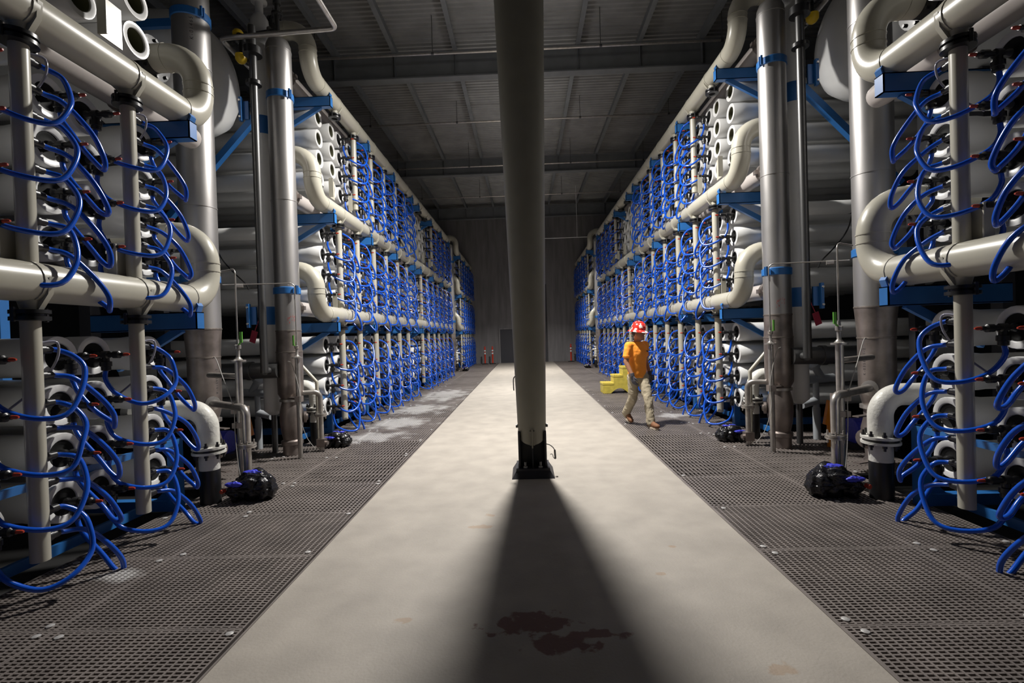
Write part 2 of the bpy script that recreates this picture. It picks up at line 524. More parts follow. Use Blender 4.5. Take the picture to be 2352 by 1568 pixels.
# ------------------------------------------------------------------ high-bay lamps over the walkway
def lamp(y, watt, label, spread, up):
    t = thing('high_bay_lamp', label, 'lamp', (0, y, LAMP_Z), 'high-bay lamps over the walkway')
    b = MB(); b.lathe([(0.20, 0.0), (0.21, 0.02), (0.19, 0.10), (0.10, 0.20), (0.09, 0.34), (0.03, 0.38)], (0, y, LAMP_Z), (0, 0, 1), 24, cap0=False)
    part('housing', b, 'lamp_body', t)
    b = MB(); b.lathe([(0.185, 0.0), (0.185, 0.012)], (0, y, LAMP_Z + 0.015), (0, 0, 1), 24)
    part('lens', b, 'lamp_lens', t)
    b = MB(); b.cyl((0, y, LAMP_Z + 0.36), (0, y, DECK_Z + 0.02), 0.012, n=8); part('hanger_rod', b, 'steel_dark', t)
    l = bpy.data.lights.new('lamp_light', 'AREA')
    l.shape = 'DISK'; l.size = 0.36; l.energy = watt; l.spread = radians(spread); l.color = LAMP_COLOR
    lo = bpy.data.objects.new('lamp_light', l); COL.objects.link(lo); lo.parent = t; lo.location = (0, 0, -0.01)
    l = bpy.data.lights.new('deck_fill', 'AREA')  # fill light added above the housing to lift the deck
    l.shape = 'DISK'; l.size = 0.3; l.energy = up; l.color = LAMP_COLOR
    lo = bpy.data.objects.new('deck_fill', l); COL.objects.link(lo); lo.parent = t; lo.location = (0, 0, 0.42); lo.rotation_euler = (pi, 0, 0)
lamp(LAMP_Y[0], LAMP_W[0], 'nearest round high-bay lamp hanging over the walkway just beyond the pole', LAMP_SPREAD[0], DECK_FILL[0])
lamp(LAMP_Y[1], LAMP_W[1], 'middle round high-bay lamp hanging over the walkway', LAMP_SPREAD[1], DECK_FILL[1])
lamp(LAMP_Y[2], LAMP_W[2], 'farthest round high-bay lamp hanging over the walkway before the far wall', LAMP_SPREAD[2], DECK_FILL[2])

# ------------------------------------------------------------------ membrane racks
HA = 3.15                     # header and riser distance from the centre line
HZ = (2.04, 3.79, 5.66)       # header heights
HR = 0.128
FACE = 3.37
ROWS = ((0.50, 0.85, 1.20, 1.55), (2.39, 2.73, 3.07, 3.42), (4.33, 4.68, 5.02, 5.37))
C = {}
def cached(key, fn):
    if key not in C: C[key] = fn()
    return C[key]

def vessel_mesh(fl):
    b = MB()
    b.lathe([(0.098, 0.10), (0.098, 0.006), (0.104, 0.0), (0.146, 0.0), (0.15, 0.006), (0.15, 0.20), (0.143, 0.26), (0.143, 3.5), (0.05, 3.5)], (0, 0, 0), (1, 0, 0), 24, cap0=False)
    return b.mesh('pressure_vessel', 'vessel_white', fl)
def plug_mesh(fl, open_):
    b = MB()
    if open_: b.lathe([(0.0945, 0.012), (0.0945, 0.3), (0.02, 0.3)], (0, 0, 0), (1, 0, 0), 24, cap0=False)
    else: b.lathe([(0.03, -0.01), (0.035, 0.014), (0.07, 0.02), (0.08, 0.012), (0.0965, 0.01), (0.0965, 0.05)], (0.0, 0, 0), (1, 0, 0), 24)
    if open_:
        for i, f in enumerate(b.f): b.f[i] = tuple(reversed(f))
    return b.mesh('end_plug', 'tube_inside' if open_ else 'plug_black', fl)
def fitting_mesh(fl):
    b = MB()
    b.lathe([(0.030, 0.05), (0.030, -0.02), (0.02, -0.03), (0.02, -0.06), (0.032, -0.065), (0.032, -0.11), (0.02, -0.115), (0.02, -0.15), (0.029, -0.155), (0.029, -0.20), (0.016, -0.21), (0.016, -0.235)], (0, 0, 0), (1, 0, 0), 10)
    b.lathe([(0.026, 0.0), (0.026, -0.05), (0.040, -0.053), (0.040, -0.088), (0.033, -0.092), (0.033, -0.118), (0.022, -0.125)], (-0.088, 0, 0), (0, 0, 1), 10)
    for i, f in enumerate(b.f): b.f[i] = tuple(reversed(f))
    return b.mesh('fitting', 'black_plastic', fl)
def tip_mesh(fl):
    b = MB(); b.lathe([(0.012, 0), (0.012, 0.03), (0.006, 0.045)], (-0.235, 0, 0), (-1, 0, 0), 8)
    return b.mesh('sample_tip', 'red_tip', fl)
def jit(P, k):
    return [P[0]] + [(p[0] + rnd.uniform(-k, k) * 0.6, p[1] + rnd.uniform(-k, k), p[2] + rnd.uniform(-k, k)) for p in P[1:-1]] + [P[-1]]
# a-coordinates are relative to the riser axis (negative = towards the walkway)
H1 = [(0.135, -0.15, -0.11), (0.13, -0.158, -0.19), (0.06, -0.14, -0.295), (-0.07, -0.06, -0.35), (-0.16, 0.05, -0.325), (-0.165, 0.14, -0.22), (-0.13, 0.19, -0.09), (-0.07, 0.19, 0.015), (-0.02, 0.15, 0.05), (0.0, 0.10, 0.055)]
H2 = [(0.0, 0.10, -0.115), (-0.01, 0.15, -0.12), (-0.06, 0.24, -0.15), (-0.13, 0.33, -0.27), (-0.165, 0.40, -0.41), (-0.15, 0.43, -0.49), (-0.10, 0.43, -0.47), (-0.02, 0.42, -0.36), (0.07, 0.405, -0.24), (0.125, 0.401, -0.17), (0.135, 0.40, -0.11)]
def hose_mesh(kind, var, fl, slack):
    st = random.Random(kind * 100 + var)
    P = H1 if kind == 1 else H2
    P = [(p[0] * (1.0 + (slack - 1) * .5) if 1 < i < len(P) - 2 else p[0], p[1] if p[1] < 0 or kind == 2 or not 1 < i < len(P) - 2 else p[1] * (1 + (slack - 1) * .8), -.11 + (p[2] + .11) * slack if (kind == 1 and p[2] < -.11) else (p[2] * (1 + (slack - 1) * .5) if kind == 2 and p[2] < -.2 else p[2])) for i, p in enumerate(P)]
    k = 0.022
    Q = [P[0], P[1]] + [(p[0] - abs(st.uniform(0, k)) * 0.4, p[1] + st.uniform(-k, k), p[2] + st.uniform(-k, k * 0.7)) for p in P[2:-2]] + [P[-2], P[-1]]
    b = MB(); b.tube(spline(Q, 5), 0.017, 10)
    return b.mesh('hose', 'hose_blue', fl)
NVAR = 6
def riser_mesh(ztop, zbot, fl):
    b = MB(); b.lathe([(0.035, 0), (0.052, 0.005), (0.052, ztop - zbot)], (0, 0, zbot), (0, 0, 1), 14)
    return b.mesh('riser_pipe', 'pvc_beige', fl)
def port_mesh(fl):
    b = MB(); b.lathe([(0.033, 0.04), (0.033, 0.07), (0.026, 0.075), (0.026, 0.12)], (0, 0, 0), (0, 1, 0), 10)
    return b.mesh('port', 'black_plastic', fl)
def coupling_mesh(fl):
    b = MB()
    b.lathe([(0.05, 0), (0.102, 0.004), (0.102, 0.028), (0.075, 0.03), (0.075, 0.045), (0.102, 0.047), (0.102, 0.07), (0.05, 0.074)], (0, 0, -0.25), (0, 0, 1), 14)
    for sg in (-1, 1): b.cyl((0, sg * 0.105, -0.255), (0, sg * 0.105, -0.165), 0.013, n=6)
    return b.mesh('coupling', 'black_plastic', fl)
def saddle_mesh(fl):
    b = MB()
    b.lathe([(HR + .001, -0.024), (HR + .007, -0.022), (HR + .007, 0.022), (HR + .001, 0.024)], (0, 0, 0), (0, 1, 0), 20, False, False)
    b.lathe([(0.050, -0.25), (0.050, -0.17), (0.062, -0.12), (0.075, -0.08)], (0, 0, 0), (0, 0, 1), 14)
    b.prism([(-0.137, 0.0, 0.03), (-0.125, 0, -0.08), (-0.055, 0, -0.18), (-0.045, 0, -0.18), (-0.06, 0, -0.06)], (0, 0.035, 0))
    return b.mesh('saddle', 'pvc_beige', fl)
def plate_mesh(fl):
    b = MB(); b.bx(0.062, 0.074, -0.17, 0.05, -0.30, 0.02); b.bx(0.0, 0.074, -0.17, -0.158, -0.30, 0.02)
    return b.mesh('bracket_plate', 'pvc_beige', fl)

def rack(s, dy, ybr, risers, elbow, skip, label, length_y, full=True, lows=True):
    """s side, ybr bracket positions, risers positions, elbow = (kind, y of the upright leg)"""
    fl = s < 0
    S = lambda a, y, z: (s * a, y + dy, z)
    ymid = (ybr[0] + ybr[-1]) / 2
    t = thing('membrane_rack', label, 'rack', S(3.6, ymid, 0), 'membrane racks along the walkway')
    base = Vector(S(3.6, ymid, 0))
    def P(name, b, mats, par=t):
        # builder in (a, y, z): mirror, shift by dy, make relative to the parent
        w = WLOC[par.name]
        me = b.mesh(name, mats, fl)
        off = Vector((0, dy, 0)) - w
        me.transform(Matrix.Translation(off))
        o = bpy.data.objects.new(name, me); COL.objects.link(o); o.parent = par
        WLOC[o.name] = w.copy()
        return o
    y0, y1 = length_y
    # ---- blue frame
    for yb in ybr:
        low = elbow[0] == 'near' or yb > 4
        yp = yb + (0.62 if elbow[0] == 'near' else 0.22)
        if low and yp < y1 + 0.3:
            b = MB(); b.bx(3.41, 3.50, yp - 0.05, yp + 0.05, 0.0, 0.70)
            b.prism([(3.50, yp - 0.006, 0.10), (3.66, yp - 0.006, 0.10), (3.50, yp - 0.006, 0.26)], (0, 0.012, 0))
            P('low_post', b, 'blue_paint')
            b = MB(); b.bx(3.50, 4.9, yp - 0.045, yp + 0.045, 0.0, 0.10); P('base_beam', b, 'blue_paint')
        pa0 = 3.76 if elbow[0] == 'near' else 5.0
        b = MB(); b.bx(pa0, pa0 + 0.12, yb + 0.08, yb + 0.165, 0.0, 6.05); P('frame_post', b, 'blue_paint')
        for li, hz in enumerate(HZ):
            zt = hz - HR - 0.002
            b = MB()
            b.bx(3.0, 4.0, yb - 0.05, yb - 0.043, zt - 0.16, zt); b.bx(3.0, 4.0, yb - 0.05, yb + 0.05, zt - 0.008, zt); b.bx(3.0, 4.0, yb - 0.05, yb + 0.05, zt - 0.16, zt - 0.152)
            b.bx(3.0, 3.012, yb - 0.05, yb + 0.05, zt - 0.16, zt)
            br = P('bracket_beam', b, 'blue_paint')
            b = MB(); b.bar((3.18, yb, zt - 0.15), (3.80, yb, zt - 0.50), 0.05, 0.07); P('diagonal_brace', b, 'blue_paint', br)
            b = MB(); b.prism([(3.035, yb + 0.0, zt), (3.015, yb + 0.0, zt + 0.06), (3.05, yb, zt + 0.12), (3.058, yb, zt + 0.11), (3.026, yb, zt + 0.06), (3.047, yb, zt)], (0, 0.07, 0)); P('pipe_clip', b, 'blue_paint', br)
    for za, zb, aa in ((0.0, 0.08, 3.70), (0.645, 0.70, 3.405)):
        b = MB(); b.bx(aa, aa + .035, y0, y1 + (.2 if elbow[0] == 'far' else 0), za, zb); P('frame_rail', b, 'blue_paint')
    if elbow == ('near', 7.28):
        b = MB(); b.bar((3.95, 7.72, 5.55), (5.7, 7.72, 3.7), .1, .1); P('end_brace', b, 'blue_paint')
    # ---- headers
    for li, hz in enumerate(HZ):
        kind, yl = elbow
        far = y1 if kind == 'near' else y0
        path = [(HA, far, hz), (HA, yl, hz), (HA, yl, hz + 0.66), (4.0, yl, hz + 0.66)]
        b = MB(); b.tube(fillet(path, 0.29, 9), HR, 22)
        h = P('header_pipe', b, 'pvc_beige')
        sg = 1 if kind == 'near' else -1
        for p0, ax in (((HA, yl + sg * 0.295, hz), (0, 1, 0)), ((HA, yl, hz + 0.29), (0, 0, 1)), ((HA, yl, hz + 0.37), (0, 0, 1)), ((HA + 0.30, yl, hz + 0.66), (1, 0, 0))):
            b = MB(); b.lathe([(HR, -0.006), (HR + 0.005, -0.005), (HR + 0.005, 0.005), (HR, 0.006)], p0, ax, 22, False, False)
            P('joint_ring', b, 'pvc_beige', h)
        b = MB()
        b.lathe([(HR, -0.05), (0.21, -0.045), (0.21, -0.008), (0.19, -0.008), (0.19, 0.008), (0.21, 0.008), (0.21, 0.045), (HR, 0.05)], (HA + 0.47, yl, hz + 0.66), (1, 0, 0), 22, False, False)
        for k in range(8):
            a = 2 * pi * k / 8
            b.cyl((HA + 0.40, yl + 0.175 * cos(a), hz + 0.66 + 0.175 * sin(a)), (HA + 0.54, yl + 0.175 * cos(a), hz + 0.66 + 0.175 * sin(a)), 0.016, n=6)
        P('flange', b, 'black_plastic', h)
        # product pipe behind the header
        ye = yl - 0.1 if kind == 'near' else yl + 0.62
        b = MB()
        pa, pz = 3.62, hz + 0.10
        if kind == 'near': b.cyl((pa, ye - 0.03, pz), (pa, y1, pz), 0.115, n=18)
        else: b.lathe([(0.115, 0), (0.115, ye - y0 - 0.1), (0.105, ye - y0 - 0.05), (0.07, ye - y0 - 0.015), (0.02, ye - y0)], (pa, y0, pz), (0, 1, 0), 18)
        pp = P('product_pipe', b, 'product_pipe')
        b = MB(); yc = (yl + 0.25) if kind == 'near' else (yl - 0.35)
        b.lathe([(0.115, -0.05), (0.137, -0.045), (0.137, 0.045), (0.115, 0.05)], (pa, yc, pz), (0, 1, 0), 18, False, False)
        b.bx(pa - 0.17, pa - 0.12, yc - 0.035, yc + 0.035, pz - 0.03, pz + 0.03)
        P('pipe_coupling', b, 'steel_stained', pp)
    # ---- risers, vessels, hoses
    for ri, yr in enumerate(risers):
        for li, hz in enumerate(HZ):
            rows = ROWS[li]
            bare = (ri, li) in skip
            if bare and ri == 0 and elbow[0] == 'near' and li == 2: pass
            sad = cached(('saddle', fl), lambda: saddle_mesh(fl))
            zt, zb = hz - 0.22, rows[0] - 0.25
            if not bare:
                R = obj('riser_pipe', cached(('riser', li, fl), lambda: riser_mesh(zt - hz, zb - hz, fl)), t, S(HA, yr, hz))
                obj('saddle', sad, R, S(HA, yr, hz))
                obj('coupling', cached(('coupling', fl), lambda: coupling_mesh(fl)), R, S(HA, yr, hz))
                if li > 0:
                    obj('bracket_plate', cached(('plate', fl), lambda: plate_mesh(fl)), R, S(HA, yr, rows[0]))
            else:
                R = obj('stub_branch', sad, t, S(HA, yr, hz))
                obj('coupling', cached(('coupling', fl), lambda: coupling_mesh(fl)), R, S(HA, yr, hz))
                obj('bracket_plate', cached(('plate', fl), lambda: plate_mesh(fl)), R, S(HA, yr, rows[0]))
            for zi, zv in enumerate(rows):
                for ci, yo in enumerate((-0.15, 0.40)):
                    V = obj('pressure_vessel', cached(('vessel', fl), lambda: vessel_mesh(fl)), t, S(FACE, yr + yo, zv))
                    obj('end_plug', cached(('plug', bare, fl), lambda: plug_mesh(fl, bare)), V, S(FACE, yr + yo, zv))
                    if not bare:
                        obj('fitting', cached(('fit', fl), lambda: fitting_mesh(fl)), V, S(FACE, yr + yo, zv))
                        if full: obj('sample_tip', cached(('tip', fl), lambda: tip_mesh(fl)), V, S(FACE, yr + yo, zv))
                        v = rnd.randrange(NVAR)
                        obj('hose', cached(('hose', ci + 1, v, fl, yr < 5), lambda: hose_mesh(ci + 1, v, fl, 1.12 if yr < 5 else 1.38)), t, S(HA, yr, zv))
                        obj('port', cached(('port', fl), lambda: port_mesh(fl)), R, S(HA, yr, zv + (0.055 if ci == 0 else -0.115)))
            if not bare and full:
                # clear sample tube hanging from the top of the riser
                b = MB(); zz = rows[-1]
                b.tube(spline([(HA + 0.0, yr + 0.06, zz + 0.10), (HA - 0.04, yr + 0.13, zz + 0.10), (HA - 0.03, yr + 0.13, zz - 0.02), (HA + 0.05, yr + 0.0 + 0.08, zz - 0.18), (HA + 0.16, yr - 0.02, zz - 0.33)], 4), 0.008, 8)
                if yr < 5: P('sample_tube', b, 'clear_tube')
    return t

DYR = -0.28
R1BR, R1RI = (0.6, 2.5, 4.4), (2.0, 3.0, 3.84)
R2BR = (7.75, 9.65, 11.55, 13.45, 14.25, 16.15, 18.05, 19.95)
R2RI = (8.25, 9.15, 10.15, 11.05, 12.05, 12.95, 14.75, 15.65, 16.65, 17.55, 18.55, 19.45)
R3BR, R3RI = (23.3, 25.2, 27.1), (23.8, 24.7, 25.7, 26.6, 27.5, 28.2)
SIDES = ((-1, 0.0, 'left'), (1, DYR, 'right'))
for s, dy, nm in SIDES:
    rack(s, dy, R1BR, R1RI, ('far', 4.72), {(0, 2), (1, 2), (2, 2)}, 'nearest dim rack of white pressure vessels and blue hoses at the %s edge' % nm, (0.5, 4.46))
    rack(s, dy, R2BR, R2RI, ('near', 7.28), {(0, 2), (6, 2), (7, 2)}, 'longest brightly lit rack of white vessels and looping blue hoses on the %s' % nm, (7.7, 20.3))
    rack(s, dy, R3BR, R3RI, ('near', 22.85), set(), 'farthest rack of blue hoses against the back wall on the %s' % nm, (23.25, 28.7 + 0.0), full=False)
# ------------------------------------------------------------------ the pole in the middle of the walkway
PX, PY = 0.045, 5.6
t = thing('pole', 'tall beige tapered pole on a black bolted foot in the middle of the walkway', 'pole', (PX, PY, 0))
b = MB()
n = 40; prof = [(0.159, 0.0), (0.165, 0.6), (0.2875, 5.5), (0.30, 6.0), (0.30, DECK_Z - 0.3)]
vs = []
for i, (r, z) in enumerate(prof):
    for k in range(n):
        a = 2 * pi * k / n
        zz = z if i else 0.47 - 0.11 * abs(sin(a))   # saddle cut: lower at front and back
        vs.append((PX + r * cos(a), PY + r * sin(a), zz))
fs = [(i * n + k, i * n + (k + 1) % n, (i + 1) * n + (k + 1) % n, (i + 1) * n + k) for i in range(len(prof) - 1) for k in range(n)]
b.add(vs, fs, True)
part('shaft', b, 'pole_paint', t)
b = MB()
vs = [(PX + x, PY + y, z) for x, y, z in [(-.24, -.24, 0), (.24, -.24, 0), (.24, .24, 0), (-.24, .24, 0), (-.195, -.195, .075), (.195, -.195, .075), (.195, .195, .075), (-.195, .195, .075)]]
b.add(vs, [(3, 2, 1, 0), (4, 5, 6, 7), (0, 1, 5, 4), (1, 2, 6, 5), (2, 3, 7, 6), (3, 0, 4, 7)])
part('foot_block', b, 'black_steel', t)
b = MB(); b.bx(PX - .19, PX + .19, PY - .19, PY + .19, .075, .10); part('foot_plate', b, 'black_steel', t)
for sx in (-1, 1):
    b = MB(); b.bx(PX + sx * .150 - .012, PX + sx * .150 + .010, PY - .12, PY + .12, .10, .50); part('side_plate', b, 'black_steel', t)
    b = MB(); b.cyl((PX + sx * .15, PY - .02, .555), (PX + sx * .185, PY - .02, .555), .02, n=10); part('cross_bolt', b, 'steel_dark', t)
b = MB(); b.bx(PX - .006, PX + .006, PY - .15, PY + .15, .10, .42); part('fin_plate', b, 'black_steel', t)
b = MB(); b.bx(PX - .139, PX + .139, PY - .03, PY + .10, .10, .44); part('core_block', b, 'black_steel', t)
for sx, sy in ((-1, -1), (1, -1), (-1, 1), (1, 1)):
    b = MB(); b.cyl((PX + sx * .085, PY + sy * .15, .10), (PX + sx * .085, PY + sy * .15, .17), .014, n=8); b.cyl((PX + sx * .085, PY + sy * .15, .10), (PX + sx * .085, PY + sy * .15, .125), .026, n=6)
    part('anchor_bolt', b, 'steel_dark', t)
b = MB(); b.bx(PX - .03, PX + .03, PY - .178, PY - .158, .36, .52); b.bx(PX - .008, PX + .008, PY - .186, PY - .176, .33, .54); part('front_stiffener', b, 'pole_paint', t)
b = MB(); b.tube(spline([(PX + .16, PY - .02, .34), (PX + .20, PY - .06, .335), (PX + .235, PY - .08, .31), (PX + .25, PY - .09, .285)], 5), .005, 6)
b.cyl((PX + .253, PY - .09, .285), (PX + .258, PY - .09, .185), .011, n=8)
b.tube(spline([(PX + .258, PY - .09, .18), (PX + .235, PY - .09, .20), (PX + .225, PY - .09, .235), (PX + .20, PY - .09, .235)], 5), .004, 6)
part('pin_lanyard', b, 'steel_dark', t)
b = MB(); b.tube(spline([(PX - .175, PY + .0, 1.13), (PX - .195, PY, 1.10), (PX - .197, PY, 1.02), (PX - .195, PY, .965)], 5), .007, 6); part('side_hook', b, 'steel_dark', t)

# ------------------------------------------------------------------ stainless standpipes and the gear around them
def text_on_pipe(parent, s, text, ca, cy, r, z0, ang, size, matname):
    """lettering wrapped round a vertical pipe, reading upwards; ang = direction it faces"""
    cu = bpy.data.curves.new('lettering', 'FONT'); cu.body = text; cu.size = size; cu.space_character = 1.5
    tmp = bpy.data.objects.new('tmp_text', cu); COL.objects.link(tmp)
    dg = bpy.context.evaluated_depsgraph_get()
    me = bpy.data.meshes.new_from_object(tmp.evaluated_get(dg))
    bpy.data.objects.remove(tmp)
    w = WLOC[parent.name]
    for v in me.vertices:
        u, h = v.co.x, v.co.y
        # u runs up the pipe, h runs to the left seen from outside
        aa = ang - h / r
        v.co = Vector((ca + (r + 0.0012) * cos(aa), cy + (r + 0.0012) * sin(aa), z0 + u)) - w
    me.flip_normals()
    me.materials.clear(); me.materials.append(MATS[matname])
    o = bpy.data.objects.new('lettering', me); COL.objects.link(o); o.parent = parent
    return o

def scribble(parent, ca, cy, r, z0, z1, a0, a1, matname, n):
    """illegible hand-written strokes on a vertical pipe"""
    st = random.Random(n)
    b = MB()
    for k in range(n):
        a = st.uniform(a0, a1); z = st.uniform(z0, z1); l = st.uniform(.008, .028); sl = st.uniform(-.09, .09)
        q = lambda aa, zz: (ca + (r + .001) * cos(aa), cy + (r + .001) * sin(aa), zz)
        w = .012
        b.add([q(a - w, z), q(a + w, z), q(a + w + sl, z + l), q(a - w + sl, z + l)], [(0, 1, 2, 3)])
    return part('hand_marks', b, matname, parent)

class Kit:
    """things of one side, built in (a, y, z) and mirrored / shifted"""
    def __init__(self, s, dy): self.s = s; self.dy = dy
    def T(self, name, label, cat, a, y, z=0, group=None):
        return thing(name, label, cat, (self.s * a, y + self.dy, z), group)
    def P(self, name, b, mats, par):
        w = WLOC[par.name]
        me = b.mesh(name, mats, self.s < 0)
        me.transform(Matrix.Translation(Vector((0, self.dy, 0)) - w))
        o = bpy.data.objects.new(name, me); COL.objects.link(o); o.parent = par
        WLOC[o.name] = w.copy()
        return o

def ring_prof(r, e, h): return [(r, -h), (r + e, -h * .8), (r + e, h * .8), (r, h)]
def flange_pair(b, o, ax, r, th=0.02, gap=0.012, nb=8, br=0.010):
    o = Vector(o); ax = Vector(ax).normalized()
    b.lathe([(r * .3, -th - gap / 2), (r, -th - gap / 2), (r, -gap / 2), (r * .88, -gap / 2), (r * .88, gap / 2), (r, gap / 2), (r, th + gap / 2), (r * .3, th + gap / 2)], o, ax, 20, False, False)
    ref = Vector((0, 0, 1)) if abs(ax.z) < .9 else Vector((1, 0, 0))
    u = ax.cross(ref).normalized(); w = ax.cross(u)
    for k in range(nb):
        a = 2 * pi * (k + .5) / nb
        p = o + (u * cos(a) + w * sin(a)) * r * .82
        b.cyl(p - ax * (th + gap + .03), p + ax * (th + gap + .03), br, n=6)

def clamp_band(K, par, ca, cy, r, z, arm=.5):
    b = MB(); b.lathe(ring_prof(r + .001, .012, .05), (ca, cy, z), (0, 0, 1), 28, False, False)
    b.bx(ca - r - .03, ca - r - .005, cy - r * .55 - .03, cy - r * .55 - .012, z - .055, z + .065)
    b.bx(ca - r - .03, ca - r - .005, cy - r * .55 + .012, cy - r * .55 + .03, z - .055, z + .065)
    o = K.P('clamp_band', b, 'blue_paint', par)
    b = MB(); b.bx(ca + r * .6, ca + r + arm, cy + .02, cy + .08, z - .05, z + .05); K.P('clamp_arm', b, 'blue_paint', par)

def near_standpipe(K, label):
    a, y, r = 4.0, 5.9, .205
    t = K.T('standpipe', label, 'pipe', a, y, 0, 'tall stainless standpipes')
    b = MB(); b.lathe([(r, 1.80), (r, 7.6)], (a, y, 0), (0, 0, 1), 36, False); K.P('upper_shaft', b, 'steel', t)
    b = MB(); b.lathe([(.182, 1.45), (.192, 1.62), (r + .001, 1.80)], (a, y, 0), (0, 0, 1), 36, False, False); K.P('reducer', b, 'steel_stained', t)
    b = MB(); b.lathe([(.14, .68), (.155, .73), (.178, .84), (.182, .92), (.182, 1.45)], (a, y, 0), (0, 0, 1), 36); K.P('lower_shaft', b, 'steel_stained', t)
    for z in (1.80, 1.45, 5.0, 3.3):
        b = MB(); b.lathe(ring_prof(.2045 if z > 1.5 else .1815, .006, .01), (a, y, z), (0, 0, 1), 36, False, False); K.P('weld_bead', b, 'weld' if z < 2 else 'steel', t)
    b = MB(); b.lathe([(.14, .64), (.172, .645), (.172, .685), (.14, .69)], (a, y, 0), (0, 0, 1), 32); K.P('collar', b, 'steel_small', t)
    b = MB(); b.lathe([(.145, -.02), (.145, .06), (.125, .08), (.135, .2), (.165, .32), (.165, .42), (.135, .55), (.14, .645)], (a, y, 0), (0, 0, 1), 30); K.P('valve_body', b, 'steel_stained', t)
    b = MB(); b.lathe([(.07, 0), (.07, .12), (.11, .121), (.11, .16), (.07, .165), (.07, .185), (.02, .19)], (a - .10, y - .06, .33), (-.85, -.52, 0), 18); K.P('side_flange', b, 'steel_stained', t)
    b = MB(); b.bar((a - .1, y - .12, .60), (a - .42, y - .25, .60), .07, .012); b.bar((a - .1, y - .12, .09), (a - .42, y - .25, .09), .07, .012); K.P('lug_plate', b, 'steel_stained', t)
    clamp_band(K, t, a, y, r, 5.62); clamp_band(K, t, a, y, r, 2.42)
    ang = math.atan2(-5.9, -3.95)   # towards the viewer, on the + side
    cx = K.s * a; cy = y + K.dy
    face = math.atan2(0 - cy, 0 - cx)
    text_on_pipe(t, K.s, 'K-01590-1-2' if K.s < 0 else 'K-03587-1-2', cx, cy, .182, 1.0 if K.s < 0 else 1.03, face + (.85 if K.s < 0 else -.6), .040, 'ink')
    if K.s < 0: text_on_pipe(t, K.s, 'K-01465', cx, cy, .205, 5.27, face + .1, .055, 'ink')
    else: scribble(t, cx, cy, .182, .98, 1.25, face - .15, face + .5, 'weld', 16)
    # sample piping on its stand
    g = t
    b = MB(); b.tube(fillet([(3.82, 5.74, .90), (3.26, 5.32, .90), (3.08, 5.2, .90), (3.08, 5.2, .52)], .09, 8), .042, 14)
    b.cyl((3.08, 5.2, .46), (3.08, 5.2, -.02), .042, n=14); K.P('drain_leg', b, 'steel_small', g)
    b = MB(); b.lathe([(.042, 0), (.085, .02), (.085, .035), (.06, .04)], (3.80, 5.72, .90), (-.8, -.6, 0), 18); K.P('wall_flange', b, 'steel_small', g)
    b = MB(); flange_pair(b, (3.08, 5.2, .49), (0, 0, 1), .095, .014, .014, 6, .008); K.P('flange', b, 'steel_small', g)
    b = MB(); b.cyl((3.24, 5.36, 0), (3.24, 5.36, 1.40), .038, n=14)
    b.tube([(3.24, 5.36, 1.24), (3.82, 5.72, 1.24)], .032, 12); K.P('riser_leg', b, 'steel_small', g)
    b = MB(); b.lathe([(.03, 0), (.08, .004), (.08, .022), (.05, .024), (.022, .06), (.022, .14)], (3.24, 5.36, 1.40), (0, 0, 1), 16); K.P('top_flange', b, 'steel_small', g)
    b = MB(); b.lathe([(.02, 0), (.036, .01), (.036, .05), (.02, .06), (.014, .11)], (3.24, 5.36, 1.54), (0, 0, 1), 10); K.P('valve', b, 'steel_small', g)
    b = MB(); b.bx(3.17, 3.20, 5.33, 5.345, 1.62, 1.74); b.bar((3.185, 5.34, 1.63), (3.24, 5.35, 1.57), .02, .01); K.P('lever', b, 'green_handle', g)
    b = MB(); b.tube(fillet([(3.24, 5.36, 1.62), (3.24, 5.36, 2.45), (3.52, 5.55, 2.45)], .06, 6), .009, 8); K.P('thin_tube', b, 'steel_small', g)
    b = MB(); b.bx(3.17, 3.31, 5.31, 5.41, .66, .72); b.bx(3.15, 3.33, 5.33, 5.39, .82, .90); K.P('clamp', b, 'steel_stained', g)
    b = MB(); b.tube(spline([(3.76, 5.70, 1.44), (3.62, 5.55, 1.44), (3.42, 5.36, 1.22), (3.28, 5.30, .9), (3.27, 5.30, .6), (3.24, 5.28, .3), (3.2, 5.26, .1)], 6), .005, 6); K.P('cable', b, 'cable_grey', g)

